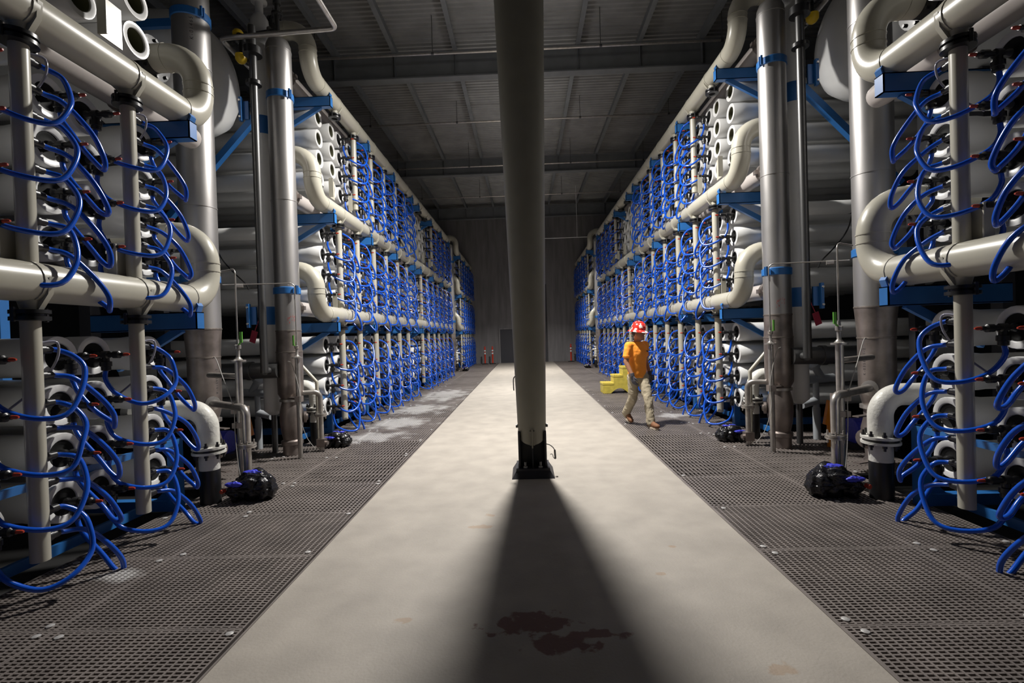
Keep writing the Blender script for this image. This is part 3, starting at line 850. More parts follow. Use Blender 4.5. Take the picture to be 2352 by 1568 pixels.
def far_standpipe(K, label, oy=0.0, detail=True):
    a, y, r = 3.39, 6.85 + oy, .17
    t = K.T('standpipe', label, 'pipe', a, y, 0, 'tall stainless standpipes')
    b = MB(); b.lathe([(r, 1.77), (r, 5.74)], (a, y, 0), (0, 0, 1), 32, False, False); K.P('upper_shaft', b, 'steel', t)
    b = MB(); b.lathe([(r, 5.74), (r * .97, 5.82), (r * .8, 5.89), (r * .45, 5.935), (.02, 5.945)], (a, y, 0), (0, 0, 1), 32, False); K.P('dome_cap', b, 'steel', t)
    b = MB(); b.lathe([(.175, 1.02), (.178, 1.45), (.168, 1.60), (r + .001, 1.77)], (a, y, 0), (0, 0, 1), 32, False, False); K.P('reducer', b, 'steel_stained', t)
    b = MB(); b.lathe([(.13, .80), (.172, .88), (.175, 1.02)], (a, y, 0), (0, 0, 1), 32); K.P('lower_shaft', b, 'steel_stained', t)
    for z in (1.77, 1.47, 5.74, 3.62):
        b = MB(); b.lathe(ring_prof(r - .001 if z > 1.6 else .176, .006, .009), (a, y, z), (0, 0, 1), 32, False, False); K.P('weld_bead', b, 'weld' if z < 2 else 'steel', t)
    b = MB(); b.lathe([(.12, .76), (.155, .765), (.155, .80), (.12, .805)], (a, y, 0), (0, 0, 1), 30); K.P('collar', b, 'steel_small', t)
    b = MB(); b.lathe([(.13, -.02), (.13, .14), (.15, .15), (.15, .20), (.12, .22), (.145, .34), (.16, .48), (.155, .62), (.125, .76)], (a, y, 0), (0, 0, 1), 30); K.P('valve_body', b, 'steel_stained', t)
    b = MB(); b.lathe([(.05, 0), (.05, .16), (.085, .161), (.085, .195), (.05, .20), (.05, .215), (.01, .22)], (a, y, .52), (-.9, .43, 0), 16); K.P('side_flange', b, 'steel_stained', t)
    b = MB(); b.lathe([(.11, .08), (.115, .45), (.13, .455), (.13, .52), (.115, .53), (.115, 1.0)], (a, y - .15, 1.22), (1, 0, 0), 20); K.P('side_branch', b, 'steel_dark', t)
    clamp_band(K, t, a, y, r, 5.10, .025); clamp_band(K, t, a, y, r, 2.34, .025)
    if not detail: return t
    cx = K.s * a; cy = y + K.dy
    face = math.atan2(-cy, -cx)
    scribble(t, cx, cy, r, 1.84, 1.98, face - .1, face + .75, 'red_ink', 18)
    b = MB(); b.cyl((a, y, 5.93), (a, y, 6.9), .03, n=12); flange_pair(b, (a, y, 6.28), (0, 0, 1), .075, .012, .012, 6, .007); b.cyl((a, y, 6.42), (a, y, 6.5), .055, n=10); b.cyl((a, y, 6.06), (a + .35, y + .03, 6.04), .028, n=10); b.lathe([(.028, 0), (.06, .01), (.06, .03), (.028, .04)], (a + .1, y + .01, 6.055), (1, .08, 0), 12)
    K.P('vent_fitting', b, 'steel_dark', t)
    return t

def far_gear(K, nm, par, oy=0.0, detail=True):
    """drain piping, elbow and wrapped actuator at the foot of the far standpipe"""
    f = 'far' if oy == 0 else 'farthest'
    g = par
    b = MB(); b.tube(fillet([(3.3, 6.86 + oy, .87), (3.03, 7.0 + oy, .87), (3.03, 7.0 + oy, .56)], .09, 8), .036, 14); b.cyl((3.03, 7.0 + oy, .5), (3.03, 7.0 + oy, 0), .034, n=12); K.P('drain_leg', b, 'steel_small', g)
    b = MB(); flange_pair(b, (3.03, 7.0 + oy, .53), (0, 0, 1), .085, .014, .014, 6, .008); K.P('flange', b, 'steel_small', g)
    b = MB(); b.bx(2.97, 3.09, 6.95 + oy, 7.05 + oy, .06, .18); b.cyl((3.03, 7.0 + oy, .12), (2.93, 6.98 + oy, .12), .03, n=8); K.P('drain_valve', b, 'steel_stained', g)
    if detail:
        g2 = par
        b = MB(); b.cyl((3.16, 6.6, 0), (3.16, 6.6, 1.38), .032, n=12); K.P('riser_leg', b, 'steel_small', g2)
        b = MB(); b.lathe([(.03, 0), (.07, .004), (.07, .02), (.045, .022), (.018, .05), (.018, .13)], (3.16, 6.6, 1.38), (0, 0, 1), 16); K.P('top_flange', b, 'steel_small', g2)
        b = MB(); b.lathe([(.018, 0), (.03, .01), (.03, .045), (.016, .05), (.012, .1)], (3.16, 6.6, 1.51), (0, 0, 1), 10); K.P('valve', b, 'steel_small', g2)
        b = MB(); b.bx(3.18, 3.2, 6.56, 6.575, 1.56, 1.70); b.bar((3.19, 6.57, 1.57), (3.16, 6.6, 1.54), .018, .01); K.P('lever', b, 'green_handle', g2)
        b = MB(); b.tube(fillet([(3.16, 6.6, 1.58), (3.16, 6.6, 2.42), (3.92, 6.2, 2.38)], .06, 6), .008, 8); b.cyl((3.70, 6.29, 2.37), (3.77, 6.26, 2.37), .03, n=8); K.P('thin_tube', b, 'steel_small', g2)
        b = MB(); b.cyl((3.13, 6.6, .82), (3.36, 6.72, .82), .02, n=8); b.bx(3.11, 3.2, 6.56, 6.64, .78, .86); K.P('clamp', b, 'steel_stained', g2)
        b = MB(); b.tube(spline([(3.32, 6.66, 1.34), (3.22, 6.58, 1.28), (3.12, 6.55, .9), (3.13, 6.55, .6), (3.05, 6.56, .3), (2.95, 6.6, .12)], 6), .005, 6); K.P('cable', b, 'cable_grey', g2)
        g3 = K.T('bent_plastic_pipe', 'slim beige plastic pipe with a slanted top behind the drain pipe on the %s' % nm, 'pipe', 3.14, 7.15, 0)
        b = MB(); b.tube(fillet([(3.40, 7.15, 1.30), (3.14, 7.15, 1.0), (3.14, 7.15, .3)], .03, 4), .025, 12); b.cyl((3.14, 7.15, 0.0), (3.14, 7.15, .31), .022, n=10); K.P('pipe_run', b, 'pvc_beige', g3)
    white_elbow(K, 3.30, 7.42 + oy, .085, 'white painted elbow pipe with bolted flange behind the %s drain pipe on the %s' % (f, nm), .56, .93)
    wrapped(K, 2.90, 7.3 + oy, .8, 'black plastic-wrapped actuator tied with blue tape by the %s standpipe on the %s' % (f, nm))

def white_elbow(K, a, y, r, label, zf, zt):
    t = K.T('drain_elbow', label, 'pipe', a, y, 0, 'white drain elbows')
    b = MB(); b.tube(fillet([(a, y, zf + .02), (a, y, zt), (a + .75, y, zt)], .24, 12), r, 22); K.P('elbow', b, 'white_paint', t)
    b = MB(); b.lathe([(r, .012), (r * 1.55, .012), (r * 1.55, .035), (r, .04)], (a, y, zf), (0, 0, 1), 26, False, False); K.P('upper_flange', b, 'white_paint', t)
    b = MB(); b.lathe([(r, -.04), (r * 1.55, -.035), (r * 1.55, -.012), (r, -.012)], (a, y, zf), (0, 0, 1), 26, False, False); K.P('lower_flange', b, 'white_paint', t)
    b = MB(); b.lathe([(r * 1.4, -.012), (r * 1.4, .012)], (a, y, zf), (0, 0, 1), 22); K.P('gasket', b, 'black_plastic', t)
    for k in range(8):
        an = 2 * pi * (k + .5) / 8
        b = MB(); p = (a + r * 1.3 * cos(an), y + r * 1.3 * sin(an))
        b.cyl((*p, zf - .085), (*p, zf + .085), .011, n=6); b.cyl((*p, zf + .035), (*p, zf + .06), .019, n=6); b.cyl((*p, zf - .06), (*p, zf - .035), .019, n=6)
        K.P('flange_bolt', b, 'black_plastic', t)
    b = MB(); b.cyl((a, y, zf - .03), (a, y, zf - .20), r * .95, n=22); K.P('spool', b, 'white_paint', t)
    b = MB(); b.cyl((a, y, zf - .20), (a, y, -.02), r * .97, n=22); K.P('black_sleeve', b, 'black_plastic', t)

def wrapped(K, a, y, sc, label):
    t = K.T('wrapped_actuator', label, 'actuator', a, y, 0, 'actuators wrapped in black plastic')
    st = random.Random(int(a * 100 + y * 37))
    ph = [st.uniform(0, 6) for _ in range(8)]
    def lump(c, r, m, name, cut=-2):
        b = MB(); b.ball(c, r, 34, 22)
        out = []
        for (x, yy, z) in b.v:
            d = Vector((x - c[0], yy - c[1], z - c[2]))
            u = d.normalized()
            k = 1 + .12 * sin(3 * u.x + 4 * u.z + ph[0]) + .09 * sin(7 * u.y - 5 * u.x + ph[1]) + .055 * abs(sin(9 * u.x + 11 * u.y + 7 * u.z + ph[2])) + .05 * sin(17 * u.z + 9 * u.y + ph[3])
            q = Vector(c) + d * k
            out.append((q.x, q.y, max(q.z, .004)))
        b.v = out
        return K.P(name, b, m, t)
    lump((a, y, .13 * sc), (.19 * sc, .17 * sc, .15 * sc), 'black_wrap', 'wrapped_body')
    lump((a + .13 * sc, y - .07 * sc, .10 * sc), (.09 * sc, .11 * sc, .11 * sc), 'black_wrap', 'wrapped_end')
    lump((a - .13 * sc, y - .03 * sc, .11 * sc), (.11 * sc, .13 * sc, .12 * sc), 'black_wrap', 'wrapped_end')
    lump((a - .02 * sc, y - .02 * sc, .27 * sc), (.10 * sc, .05 * sc, .022 * sc), 'blue_tape', 'blue_tie')
    lump((a + .10 * sc, y - .17 * sc, .19 * sc), (.085 * sc, .03 * sc, .025 * sc), 'blue_tape', 'blue_tie')
    b = MB(); b.cyl((a + .2 * sc, y - .17 * sc, .13 * sc), (a + .21 * sc, y - .21 * sc, .125 * sc), .022 * sc, n=10); K.P('red_knob', b, 'red_tip', t)

def gap_back(K, nm, sp):
    """pipes, tank and valves standing in the gap between the two nearest racks"""
    t = K.T('storage_tank', 'large white round-ended tank high up between the racks on the %s' % nm, 'tank', 5.2, 7.0, 4.6)
    b = MB(); prof = [(.02, -.02), (.35, .03), (.6, .12), (.75, .26), (.82, .45), (.84, .7), (.84, 3.0)]
    b.lathe(prof, (4.25, 6.95, 5.5), (1, 0, 0), 40); K.P('shell', b, 'vessel_white', t)
    b = MB(); b.bx(5.75, 5.9, 6.45, 7.45, 3.6, 4.75); K.P('saddle_support', b, 'black_steel', t)
    b = MB(); b.bx(5.70, 5.85, 6.2, 6.35, 0, 3.6); b.bx(5.70, 5.85, 7.5, 7.62, 0, 3.6); b.bx(5.7, 5.95, 6.2, 7.62, 3.5, 3.6); K.P('support_legs', b, 'black_steel', t)
    t = K.T('air_vessel', 'slender white upright vessel with a flanged neck behind the far standpipe on the %s' % nm, 'tank', 3.72, 6.99, 0)
    b = MB(); b.lathe([(.05, .55), (.13, .62), (.13, 6.2), (.12, 6.3), (.08, 6.37), (.05, 6.39)], (3.72, 6.99, 0), (0, 0, 1), 24); K.P('shell', b, 'vessel_white', t)
    b = MB(); b.cyl((3.72, 6.99, 0), (3.72, 6.99, .56), .04, n=12); K.P('foot_pipe', b, 'steel_dark', t)
    b = MB(); b.cyl((3.72, 6.99, 6.38), (3.72, 6.99, 6.55), .055, n=14); b.lathe([(.05, 0), (.11, .005), (.11, .03), (.05, .035)], (3.72, 6.99, 6.55), (0, 0, 1), 18); K.P('neck', b, 'vessel_white', t)
    for z in (2.0, 4.75):
        b = MB(); b.lathe(ring_prof(.131, .008, .13), (3.72, 6.99, z), (0, 0, 1), 22, False, False); K.P('blue_band', b, 'blue_paint', t)
    t = sp
    b = MB(); b.cyl((3.57, 6.50, 1.20), (3.57, 6.50, 5.9), .05, n=16); b.cyl((3.57, 6.50, 1.22), (3.57, 6.60, 1.22), .05, n=14); K.P('instrument_pipe', b, 'steel_dark', t)
    b = MB(); b.lathe([(.06, 5.1), (.1, 5.105), (.1, 5.15), (.06, 5.155)], (3.57, 6.50, 0), (0, 0, 1), 16); b.lathe([(.06, 5.5), (.12, 5.505), (.12, 5.6), (.06, 5.605)], (3.57, 6.50, 0), (0, 0, 1), 16); K.P('pipe_coupling', b, 'black_plastic', t)
    for z in (1.98, 4.75):
        b = MB(); b.bx(3.70, 3.735, 6.40, 6.45, z - .16, z + .16); b.bx(3.63, 3.735, 6.45, 6.48, z - .12, z + .12); q = K.P('mount_plate', b, 'blue_paint', t)
        for dz in (-.11, .11):
            b = MB(); b.cyl((3.717, 6.40, z + dz), (3.717, 6.38, z + dz), .014, n=6); K.P('mount_bolt', b, 'bolt_steel', q)
    t = K.T('capped_pipe', 'short white pipe with a black end cap between the racks on the %s' % nm, 'pipe', 4.4, 7.58, 3.35)
    b = MB(); b.lathe([(.085, 0), (.10, .02), (.10, .8)], (4.16, 7.58, 3.35), (1, 0, 0), 20); K.P('pipe_run', b, 'vessel_white', t)
    b = MB(); b.lathe([(.04, -.03), (.105, -.02), (.105, .10), (.1, .11)], (4.87, 7.58, 3.35), (1, 0, 0), 20); K.P('end_cap', b, 'black_plastic', t)
    b = MB(); b.tube(spline([(4.85, 7.5, 3.3), (4.75, 7.48, 3.0), (4.55, 7.46, 2.75), (4.35, 7.46, 2.55), (4.3, 7.46, 2.45)], 5), .010, 6); K.P('cable', b, 'black_plastic', t)
    # vent pipe loop overhead
    t = K.T('vent_pipe', 'thin steel vent pipe running overhead past the far standpipe top on the %s' % nm, 'pipe', 3.9, 6.4, 5.6)
    b = MB()
    if K.s < 0: b.tube(fillet([(2.38, 4.9, 5.75), (2.38, 6.4, 5.75), (3.95, 6.4, 5.69), (3.93, 7.6, 5.66)], .07, 6), .033, 12)
    else: b.tube(fillet([(3.92, 6.18, 5.71), (3.92, 6.5, 5.70), (3.93, 7.6, 5.66)], .07, 6), .033, 12)
    K.P('pipe_run', b, 'steel_small', t)
    b = MB(); b.tube([(3.93, 6.95, 5.66), (3.88, 6.97, 5.64)], .018, 8); K.P('cross_link', b, 'steel_dark', t)
    t = K.T('pressure_gauges', 'cluster of black and yellow gauges beside the vent pipe on the %s' % nm, 'gauge', 3.8, 6.75, 5.5)
    b = MB(); b.lathe([(.03, 0), (.085, .01), (.085, .05), (.05, .06), (.05, .13)], (3.80, 6.62, 5.74), (0, 0, 1), 14); b.cyl((3.72, 6.66, 5.80), (3.95, 6.66, 5.82), .04, n=10); b.cyl((3.8, 6.62, 5.5), (3.8, 6.62, 5.75), .02, n=8); K.P('gauge_block', b, 'black_plastic', t)
    b = MB(); b.lathe([(.07, 0), (.07, .03), (.05, .06), (.01, .07)], (3.83, 6.62, 5.87), (0, 0, 1), 14); K.P('yellow_cap', b, 'yellow_paint', t)
    b = MB(); b.lathe([(.02, 0), (.05, .02), (.075, .06), (.075, .12)], (3.80, 6.62, 5.47), (0, 0, 1), 14); K.P('yellow_cup', b, 'yellow_paint', t)
    # valves low down behind
    t = K.T('plastic_valve', 'grey plastic valve and stub pipes low behind the far standpipe on the %s' % nm, 'valve', 4.2, 7.3, .7)
    b = MB(); b.cyl((4.38, 7.3, .86), (3.93, 7.22, .84), .06, n=16); b.cyl((4.2, 7.26, .86), (4.05, 7.2, 1.06), .05, n=14); b.lathe([(.05, 0), (.075, .01), (.075, .06), (.05, .07)], (4.08, 7.21, 1.02), (-.6, -.25, .8), 14)
    b.cyl((4.1, 7.24, .86), (4.1, 7.24, .45), .04, n=12); K.P('valve_body', b, 'pvc_grey', t)
    b = MB(); b.cyl((4.1, 7.24, .55), (3.86, 7.18, .50), .055, n=14); b.cyl((4.1, 7.24, .45), (4.1, 7.24, 0), .05, n=12); K.P('stub_pipe', b, 'pvc_grey', t)
    t = K.T('pump', 'dark blue pump with an orange guard low behind the far standpipe on the %s' % nm, 'pump', 3.85, 7.0, 0)
    b = MB(); b.lathe([(.05, 0), (.17, .01), (.17, .42), (.13, .45), (.06, .5)], (4.2, 6.7, .22), (1, 0, 0), 20); K.P('motor', b, 'blue_tape', t)
    b = MB(); b.bx(4.13, 4.65, 6.57, 6.83, 0, .08); K.P('pump_base', b, 'black_steel', t)
    b = MB(); b.prism([(3.92, 6.75, .30), (4.04, 6.75, .26), (4.07, 6.75, .5), (3.98, 6.75, .62)], (0, .06, 0)); b.cyl((3.99, 6.78, 0), (3.99, 6.78, .32), .03, n=8); K.P('orange_guard', b, 'orange_paint', t)
    t = K.T('lockout_tag', 'small dark red lockout tag hanging behind the far standpipe on the %s' % nm, 'tag', 3.9, 6.9, 1.75)
    b = MB(); b.bar((3.84, 6.70, 1.62), (3.79, 6.69, 1.78), .10, .01, up=(.3, -1, 0)); b.tube([(3.79, 6.69, 1.78), (3.75, 6.74, 1.95)], .006, 6); K.P('tag_card', b, 'tag_red', t)

for s, dy, nm in SIDES:
    K = Kit(s, dy)
    near_standpipe(K, 'tall brushed stainless standpipe with printed code beside the nearest %s rack' % nm)
    sp = far_standpipe(K, 'domed stainless standpipe with blue clamp bands before the long %s rack' % nm)
    white_elbow(K, 3.25, 4.82, .10, 'white painted elbow pipe with bolted flange at the end of the nearest %s rack' % nm, .54, .95)
    wrapped(K, 2.88, 4.95, 1.0, 'black plastic-wrapped actuator tied with blue tape near the closest %s standpipe' % nm)
    far_gear(K, nm, sp)
    gap_back(K, nm, sp)
    sp2 = far_standpipe(K, 'distant stainless standpipe between the long rack and the farthest rack on the %s' % nm, 15.55, False)
    far_gear(K, nm, sp2, 15.55, False)

# ------------------------------------------------------------------ warning posts, step stool
def warning_post(x, y, label):
    t = thing('warning_post', label, 'post', (x, y, 0), 'red warning posts at the far wall')
    b = MB(); b.lathe([(.045, .05), (.045, .85), (.055, .86), (.055, .90), (.03, .92), (.03, .98), (.05, .985), (.05, 1.02)], (x, y, 0), (0, 0, 1), 14); part('post', b, 'post_red', t)
    for z in (.62, .78):
        b = MB(); b.lathe(ring_prof(.0455, .003, .045), (x, y, z), (0, 0, 1), 14, False, False); part('white_band', b, 'band_white', t)
    b = MB(); b.lathe([(.19, 0), (.18, .03), (.09, .05), (.05, .06)], (x, y, 0), (0, 0, 1), 12); part('base', b, 'rubber', t)
warning_post(-2.36, 28.0, 'left one of the two red warning posts left of the dark door')
warning_post(-1.92, 28.0, 'red warning post standing nearest the dark door at the far wall')
warning_post(2.62, 28.0, 'lone red warning post at the far wall beside the right rack')

SX, SY = 2.02, 12.8
t = thing('step_stool', 'yellow plastic three-step stool standing on the grating behind the worker', 'stool', (SX + .4, SY + .25, 0))
outline = [(0, .02), (.01, .26), (.28, .26), (.30, .46), (.52, .46), (.55, .68), (.85, .68), (.87, .02), (.62, .02), (.52, .10), (.42, .14), (.32, .10), (.22, .02)]
for y0 in (SY, SY + .47):
    b = MB()
    # side cheek as quads so the concave outline fills cleanly
    cols = [0, .28, .30, .52, .55, .87]
    def top(x): return .26 if x <= .285 else (.46 if x <= .525 else .68)
    def bot(x):
        if x < .2 or x > .66: return 0.002
        return .13 * sin(pi * (x - .2) / .46) + .002
    xs = [0, .1, .2, .25, .284, .286, .33, .38, .43, .48, .524, .526, .58, .64, .66, .76, .87]
    for i in range(len(xs) - 1):
        xm = (xs[i] + xs[i + 1]) / 2
        b.prism([(SX + xs[i], y0, bot(xs[i])), (SX + xs[i + 1], y0, bot(xs[i + 1])), (SX + xs[i + 1], y0, top(xm)), (SX + xs[i], y0, top(xm))], (0, .03, 0))
    part('side_cheek', b, 'stool_yellow', t)
for x0, x1, z in ((-.01, .285, .26), (.275, .525, .46), (.515, .87, .68)):
    b = MB(); b.bx(SX + x0, SX + x1, SY - .015, SY + .515, z - .03, z + .012)
    for k in range(5): b.bx(SX + x0 + .02 + k * .05, SX + x0 + .04 + k * .05, SY, SY + .5, z + .012, z + .022)
    part('tread', b, 'stool_yellow', t)
for x0, z0, z1 in ((.0, .002, .24), (.285, .26, .44), (.525, .46, .66)):
    b = MB(); b.bx(SX + x0, SX + x0 + .02, SY + .03, SY + .47, z0, z1); part('riser_board', b, 'stool_yellow', t)
# ------------------------------------------------------------------ the worker
MX, MY = 1.90, 8.30
HEAD = Vector((0.25, -0.97, 0)).normalized()
LEFT = Vector((0, 0, 1)).cross(HEAD)            # his left = viewer's right
def W(f, l, z, tw=0.0):
    F = HEAD * cos(tw) + LEFT * sin(tw); L = Vector((0, 0, 1)).cross(F)
    return Vector((MX, MY, 0)) + F * f + L * l + Vector((0, 0, z))
person = thing('person', 'worker in orange T-shirt, khaki trousers and red hard hat walking on the right grating', 'person', (MX, MY, 0))
def limb(b, pts, rs, n=14):
    for i in range(len(pts) - 1):
        d = (pts[i + 1] - pts[i])
        b.lathe([(rs[i], 0), (rs[i + 1], d.length)], pts[i], d, n)
        b.ball(pts[i], rs[i] * .995, 12, 8)
    b.ball(pts[-1], rs[-1] * .995, 12, 8)
def body_part(name, b, m, par, voxel, smooth=6):
    o = part(name, b, m, par)
    r = o.modifiers.new('remesh', 'REMESH'); r.mode = 'VOXEL'; r.voxel_size = voxel; r.use_smooth_shade = True
    if smooth:
        sm = o.modifiers.new('smooth', 'SMOOTH'); sm.iterations = smooth; sm.factor = 0.5
    return o
def ell(b, c, rx, ry, rz, tw=0.0, nu=20, nv=12):
    """ellipsoid with axes forward/left/up in the body frame"""
    F = HEAD * cos(tw) + LEFT * sin(tw); L = Vector((0, 0, 1)).cross(F)
    k = MB(); k.ball((0, 0, 0), 1.0, nu, nv)
    b.add([c + F * (p[0] * rx) + L * (p[1] * ry) + Vector((0, 0, p[2] * rz)) for p in k.v], k.f, True)
TW = 0.30     # torso turned a little to his left
HT = 0.75     # head turned further
SH = [W(0.0, -.195, 1.385, TW), W(-.01, .195, 1.385, TW)]
EL = [W(.01, -.265, 1.10, TW), W(-.07, .265, 1.11, TW)]
WR = [W(.13, -.245, .87, TW), W(.0, .285, .865, TW)]
HC = W(.045, 0, 1.575, TW)
# --- body: head, neck, torso and bare arms as one surface
b = MB()
ell(b, HC, .098, .078, .118, HT)
ell(b, HC + (W(.035, 0, -.05, HT) - W(0, 0, 0, HT)), .062, .06, .075, HT)
dH = lambda f, l, z: HC + (W(f, l, z, HT) - W(0, 0, 0, HT))
b.ball(dH(.103, 0, -.012), (.018, .018, .02), 8, 6); b.ball(dH(.095, 0, .012), (.012, .012, .03), 8, 6)
b.ball(dH(.092, 0, -.062), (.02, .02, .010), 8, 6)
b.ball(dH(.085, 0, -.095), (.022, .022, .018), 8, 6)
for l in (-.079, .079): ell(b, dH(-.008, l, -.01), .022, .010, .033, HT, 10, 8)
limb(b, [W(-.012, 0, 1.40, TW), W(.03, 0, 1.50, TW)], [.056, .058])
limb(b, [W(0, 0, 1.30, TW), W(0, 0, 1.0, TW)], [.085, .09])
for i in (0, 1):
    limb(b, [W(0, 0, 1.33, TW), SH[i], EL[i], WR[i]], [.055, .052, .043, .033])
body = body_part('body', b, 'skin', person, .008, 4)
for l in (-.033, .033):
    b = MB(); b.ball(dH(.094, l, .008), (.010, .010, .007), 8, 6); part('eye', b, 'eye', person)
    b = MB(); ell(b, dH(.097, l, .026), .006, .02, .005, HT, 8, 6); part('eyebrow', b, 'hair', person)
b = MB(); ell(b, dH(-.022, 0, .022), .092, .082, .105, HT); part('hair', b, 'hair', person)
# --- hard hat
t_ax = (W(.14, 0, 1.0, HT) - W(0, 0, 0, HT)).normalized()
hat_o = dH(.0, 0, .055)
b = MB(); b.lathe([(.120, .0), (.119, .04), (.108, .085), (.082, .118), (.045, .137), (.004, .142)], hat_o, t_ax, 28, False); hat = part('hard_hat', b, 'hat_red', person)
b = MB(); b.lathe([(.115, .012), (.152, -.008), (.178, -.028), (.176, -.034), (.15, -.016), (.113, .0)], hat_o, t_ax, 28, False, False); part('hat_brim', b, 'hat_red', hat)
b = MB()
Fh = (W(1, 0, 0, HT) - W(0, 0, 0, HT)); Fh = (Fh - t_ax * Fh.dot(t_ax)).normalized()
b.tube([hat_o + Fh * x + t_ax * z for x, z in ((-.119, .045), (-.095, .112), (-.05, .142), (0, .149), (.05, .142), (.095, .112), (.119, .045))], .012, 8); part('hat_ridge', b, 'hat_red', hat)
# --- T-shirt
def loft(b, rings, n=28):
    """rings: (z, half-depth, half-width, forward offset, twist)"""
    vs = []; fs = []
    for z, rf, rl, of, tw in rings:
        for k in range(n):
            a = 2 * pi * k / n
            e = .8
            x = math.copysign(abs(cos(a)) ** e, cos(a)); y = math.copysign(abs(sin(a)) ** e, sin(a))
            vs.append(W(of + rf * x, rl * y, z, tw))
    N = len(rings)
    for i in range(N - 1):
        for k in range(n):
            k2 = (k + 1) % n
            fs.append((i * n + k, i * n + k2, (i + 1) * n + k2, (i + 1) * n + k))
    fs.append(tuple(range(n - 1, -1, -1))); fs.append(tuple((N - 1) * n + k for k in range(n)))
    b.add(vs, fs, True)
b = MB()
loft(b, [(.825, .122, .172, -.005, TW * .8), (.90, .118, .168, -.003, TW * .9), (1.0, .115, .163, 0, TW), (1.1, .117, .165, .005, TW), (1.2, .122, .176, .010, TW), (1.28, .120, .186, .010, TW), (1.345, .104, .19, .002, TW), (1.39, .085, .172, -.005, TW), (1.42, .072, .12, -.006, TW), (1.44, .066, .075, -.005, TW)])
for i in (0, 1):
    m_ = SH[i].lerp(EL[i], .66)
    limb(b, [W(0, 0, 1.34, TW), SH[i] - Vector((0, 0, .012)), m_], [.08, .068, .063])
    b.lathe([(.064, 0), (.067, .03)], m_ - (EL[i] - SH[i]).normalized() * .01, EL[i] - SH[i], 16)
shirt = body_part('t_shirt', b, 'shirt_orange', person, .008, 3)
tx = bpy.data.textures.new('shirt_folds', 'MARBLE'); tx.noise_scale = .16; tx.turbulence = 9; tx.marble_type = 'SOFT'
dm = shirt.modifiers.new('folds', 'DISPLACE'); dm.texture = tx; dm.texture_coords = 'LOCAL'; dm.strength = .008; dm.mid_level = .5
b = MB()
c = W(.125, .095, 1.27, TW)
Fv = (W(1, 0, 0, TW) - W(0, 0, 0, TW)); Lv = Vector((0, 0, 1)).cross(Fv)
nrm = (Fv * .9 + Lv * .45).normalized(); sd = Vector((0, 0, 1)).cross(nrm)
for k in range(9):
    w = .006 + .003 * ((k * 7) % 3)
    o = c + sd * (-.042 + k * .0105) + Vector((0, 0, .006 - k * .0018)) + nrm * .016
    b.bar(o - Vector((0, 0, w)), o + Vector((0, 0, w)), .008, .004, up=nrm)
part('chest_print', b, 'ink', shirt)
# --- trousers
HP = [W(0, -.085, .86), W(.0, .085, .86)]
KN = [W(-.03, -.085, .47), W(.20, .075, .48)]
AN = [W(-.33, -.07, .17), W(.29, .06, .10)]
b = MB()
loft(b, [(.76, .09, .13, -.01, TW * .4), (.82, .105, .152, -.01, TW * .5), (.88, .105, .152, -.008, TW * .7), (.96, .095, .145, -.005, TW)])
for i in (0, 1):
    limb(b, [HP[i], HP[i].lerp(KN[i], .5), KN[i], KN[i].lerp(AN[i], .5), AN[i]], [.100, .090, .076, .070, .072])
tr = body_part('trousers', b, 'trousers', person, .009, 3)
tx2 = bpy.data.textures.new('trouser_folds', 'MARBLE'); tx2.noise_scale = .13; tx2.turbulence = 12; tx2.marble_type = 'SOFT'
dm = tr.modifiers.new('folds', 'DISPLACE'); dm.texture = tx2; dm.texture_coords = 'LOCAL'; dm.strength = .011; dm.mid_level = .5
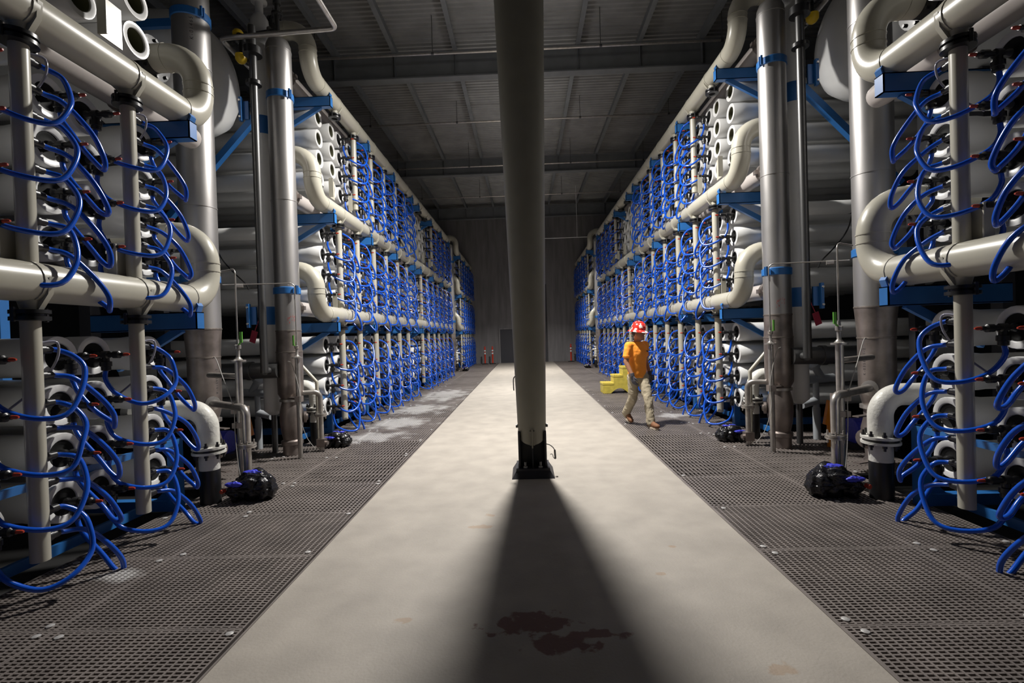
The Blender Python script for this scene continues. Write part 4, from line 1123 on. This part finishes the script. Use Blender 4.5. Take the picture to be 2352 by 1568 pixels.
# --- boots
def boot(ankle, heel, toe, nm):
    d = (toe - heel).normalized(); up = Vector((0, 0, 1)); up = (up - d * up.dot(d)).normalized(); sd = d.cross(up)
    b = MB()
    limb(b, [ankle + Vector((0, 0, .05)), ankle + Vector((0, 0, -.02))], [.054, .058])
    L = (toe - heel).length
    for f, w, h in ((.10, .042, .062), (.3, .044, .065), (.5, .045, .055), (.7, .051, .045), (.86, .047, .04)):
        k = MB(); k.ball((0, 0, 0), 1.0, 14, 9)
        cc = heel + d * (L * f) + up * (.035 + h * .55)
        b.add([cc + d * (p[0] * .06) + sd * (p[1] * w) + up * (p[2] * h) for p in k.v], k.f, True)
    o = body_part('boot', b, 'boot', person, .008, 4)
    b = MB()
    pts = []
    for q in range(20):
        a = 2 * pi * q / 20
        x = cos(a); y = sin(a)
        w = .040 + .010 * (x * .5 + .5)
        pts.append(heel + d * (L * .5 + x * L * .52) + sd * (y * w) + up * .0)
    b.prism(pts, up * .028)
    part('boot_sole', b, 'boot_sole', o)
fr = W(.26, .06, .0) ; boot(AN[1], W(.23, .055, .004), W(.49, .085, .004), 'front')
boot(AN[0], W(-.375, -.075, .125), W(-.20, -.055, .006), 'rear')
# --- gloved hands: palm, four curled fingers, thumb
def hand(wr, el, side):
    dn = (wr - el).normalized(); dn = (dn + Vector((0, 0, -1.2))).normalized()
    F = (W(1, 0, 0, TW) - W(0, 0, 0, TW)); F = (F - dn * F.dot(dn)).normalized()
    inn = (dn.cross(F)) ; toward = W(0, 0, 0) - Vector((wr.x, wr.y, 0)); toward.z = 0
    if inn.dot(toward) < 0: inn = -inn
    b = MB()
    b.lathe([(.037, -.05), (.036, 0.0), (.032, .02)], wr, dn, 14)
    for f in (-.022, 0, .022):
        limb(b, [wr + dn * .01 + F * f * .7, wr + dn * .085 + F * f * 1.2], [.020, .017])
    for j, (f, ln) in enumerate(((.036, .070), (.013, .080), (-.011, .075), (-.034, .058))):
        p0 = wr + dn * .085 + F * f
        p1 = p0 + dn * ln * .45 + inn * .008
        p2 = p1 + dn * ln * .32 + inn * .022
        p3 = p2 + dn * ln * .15 + inn * .025
        limb(b, [p0, p1, p2, p3], [.0115, .0108, .010, .009], 8)
    q0 = wr + dn * .025 + F * .025; q1 = q0 + dn * .035 + F * .03 + inn * .012; q2 = q1 + dn * .035 + F * .008 + inn * .012
    limb(b, [q0, q1, q2], [.016, .0125, .010], 8)
    body_part('glove', b, 'glove', person, .004, 2)
hand(WR[0], EL[0], -1); hand(WR[1], EL[1], 1)
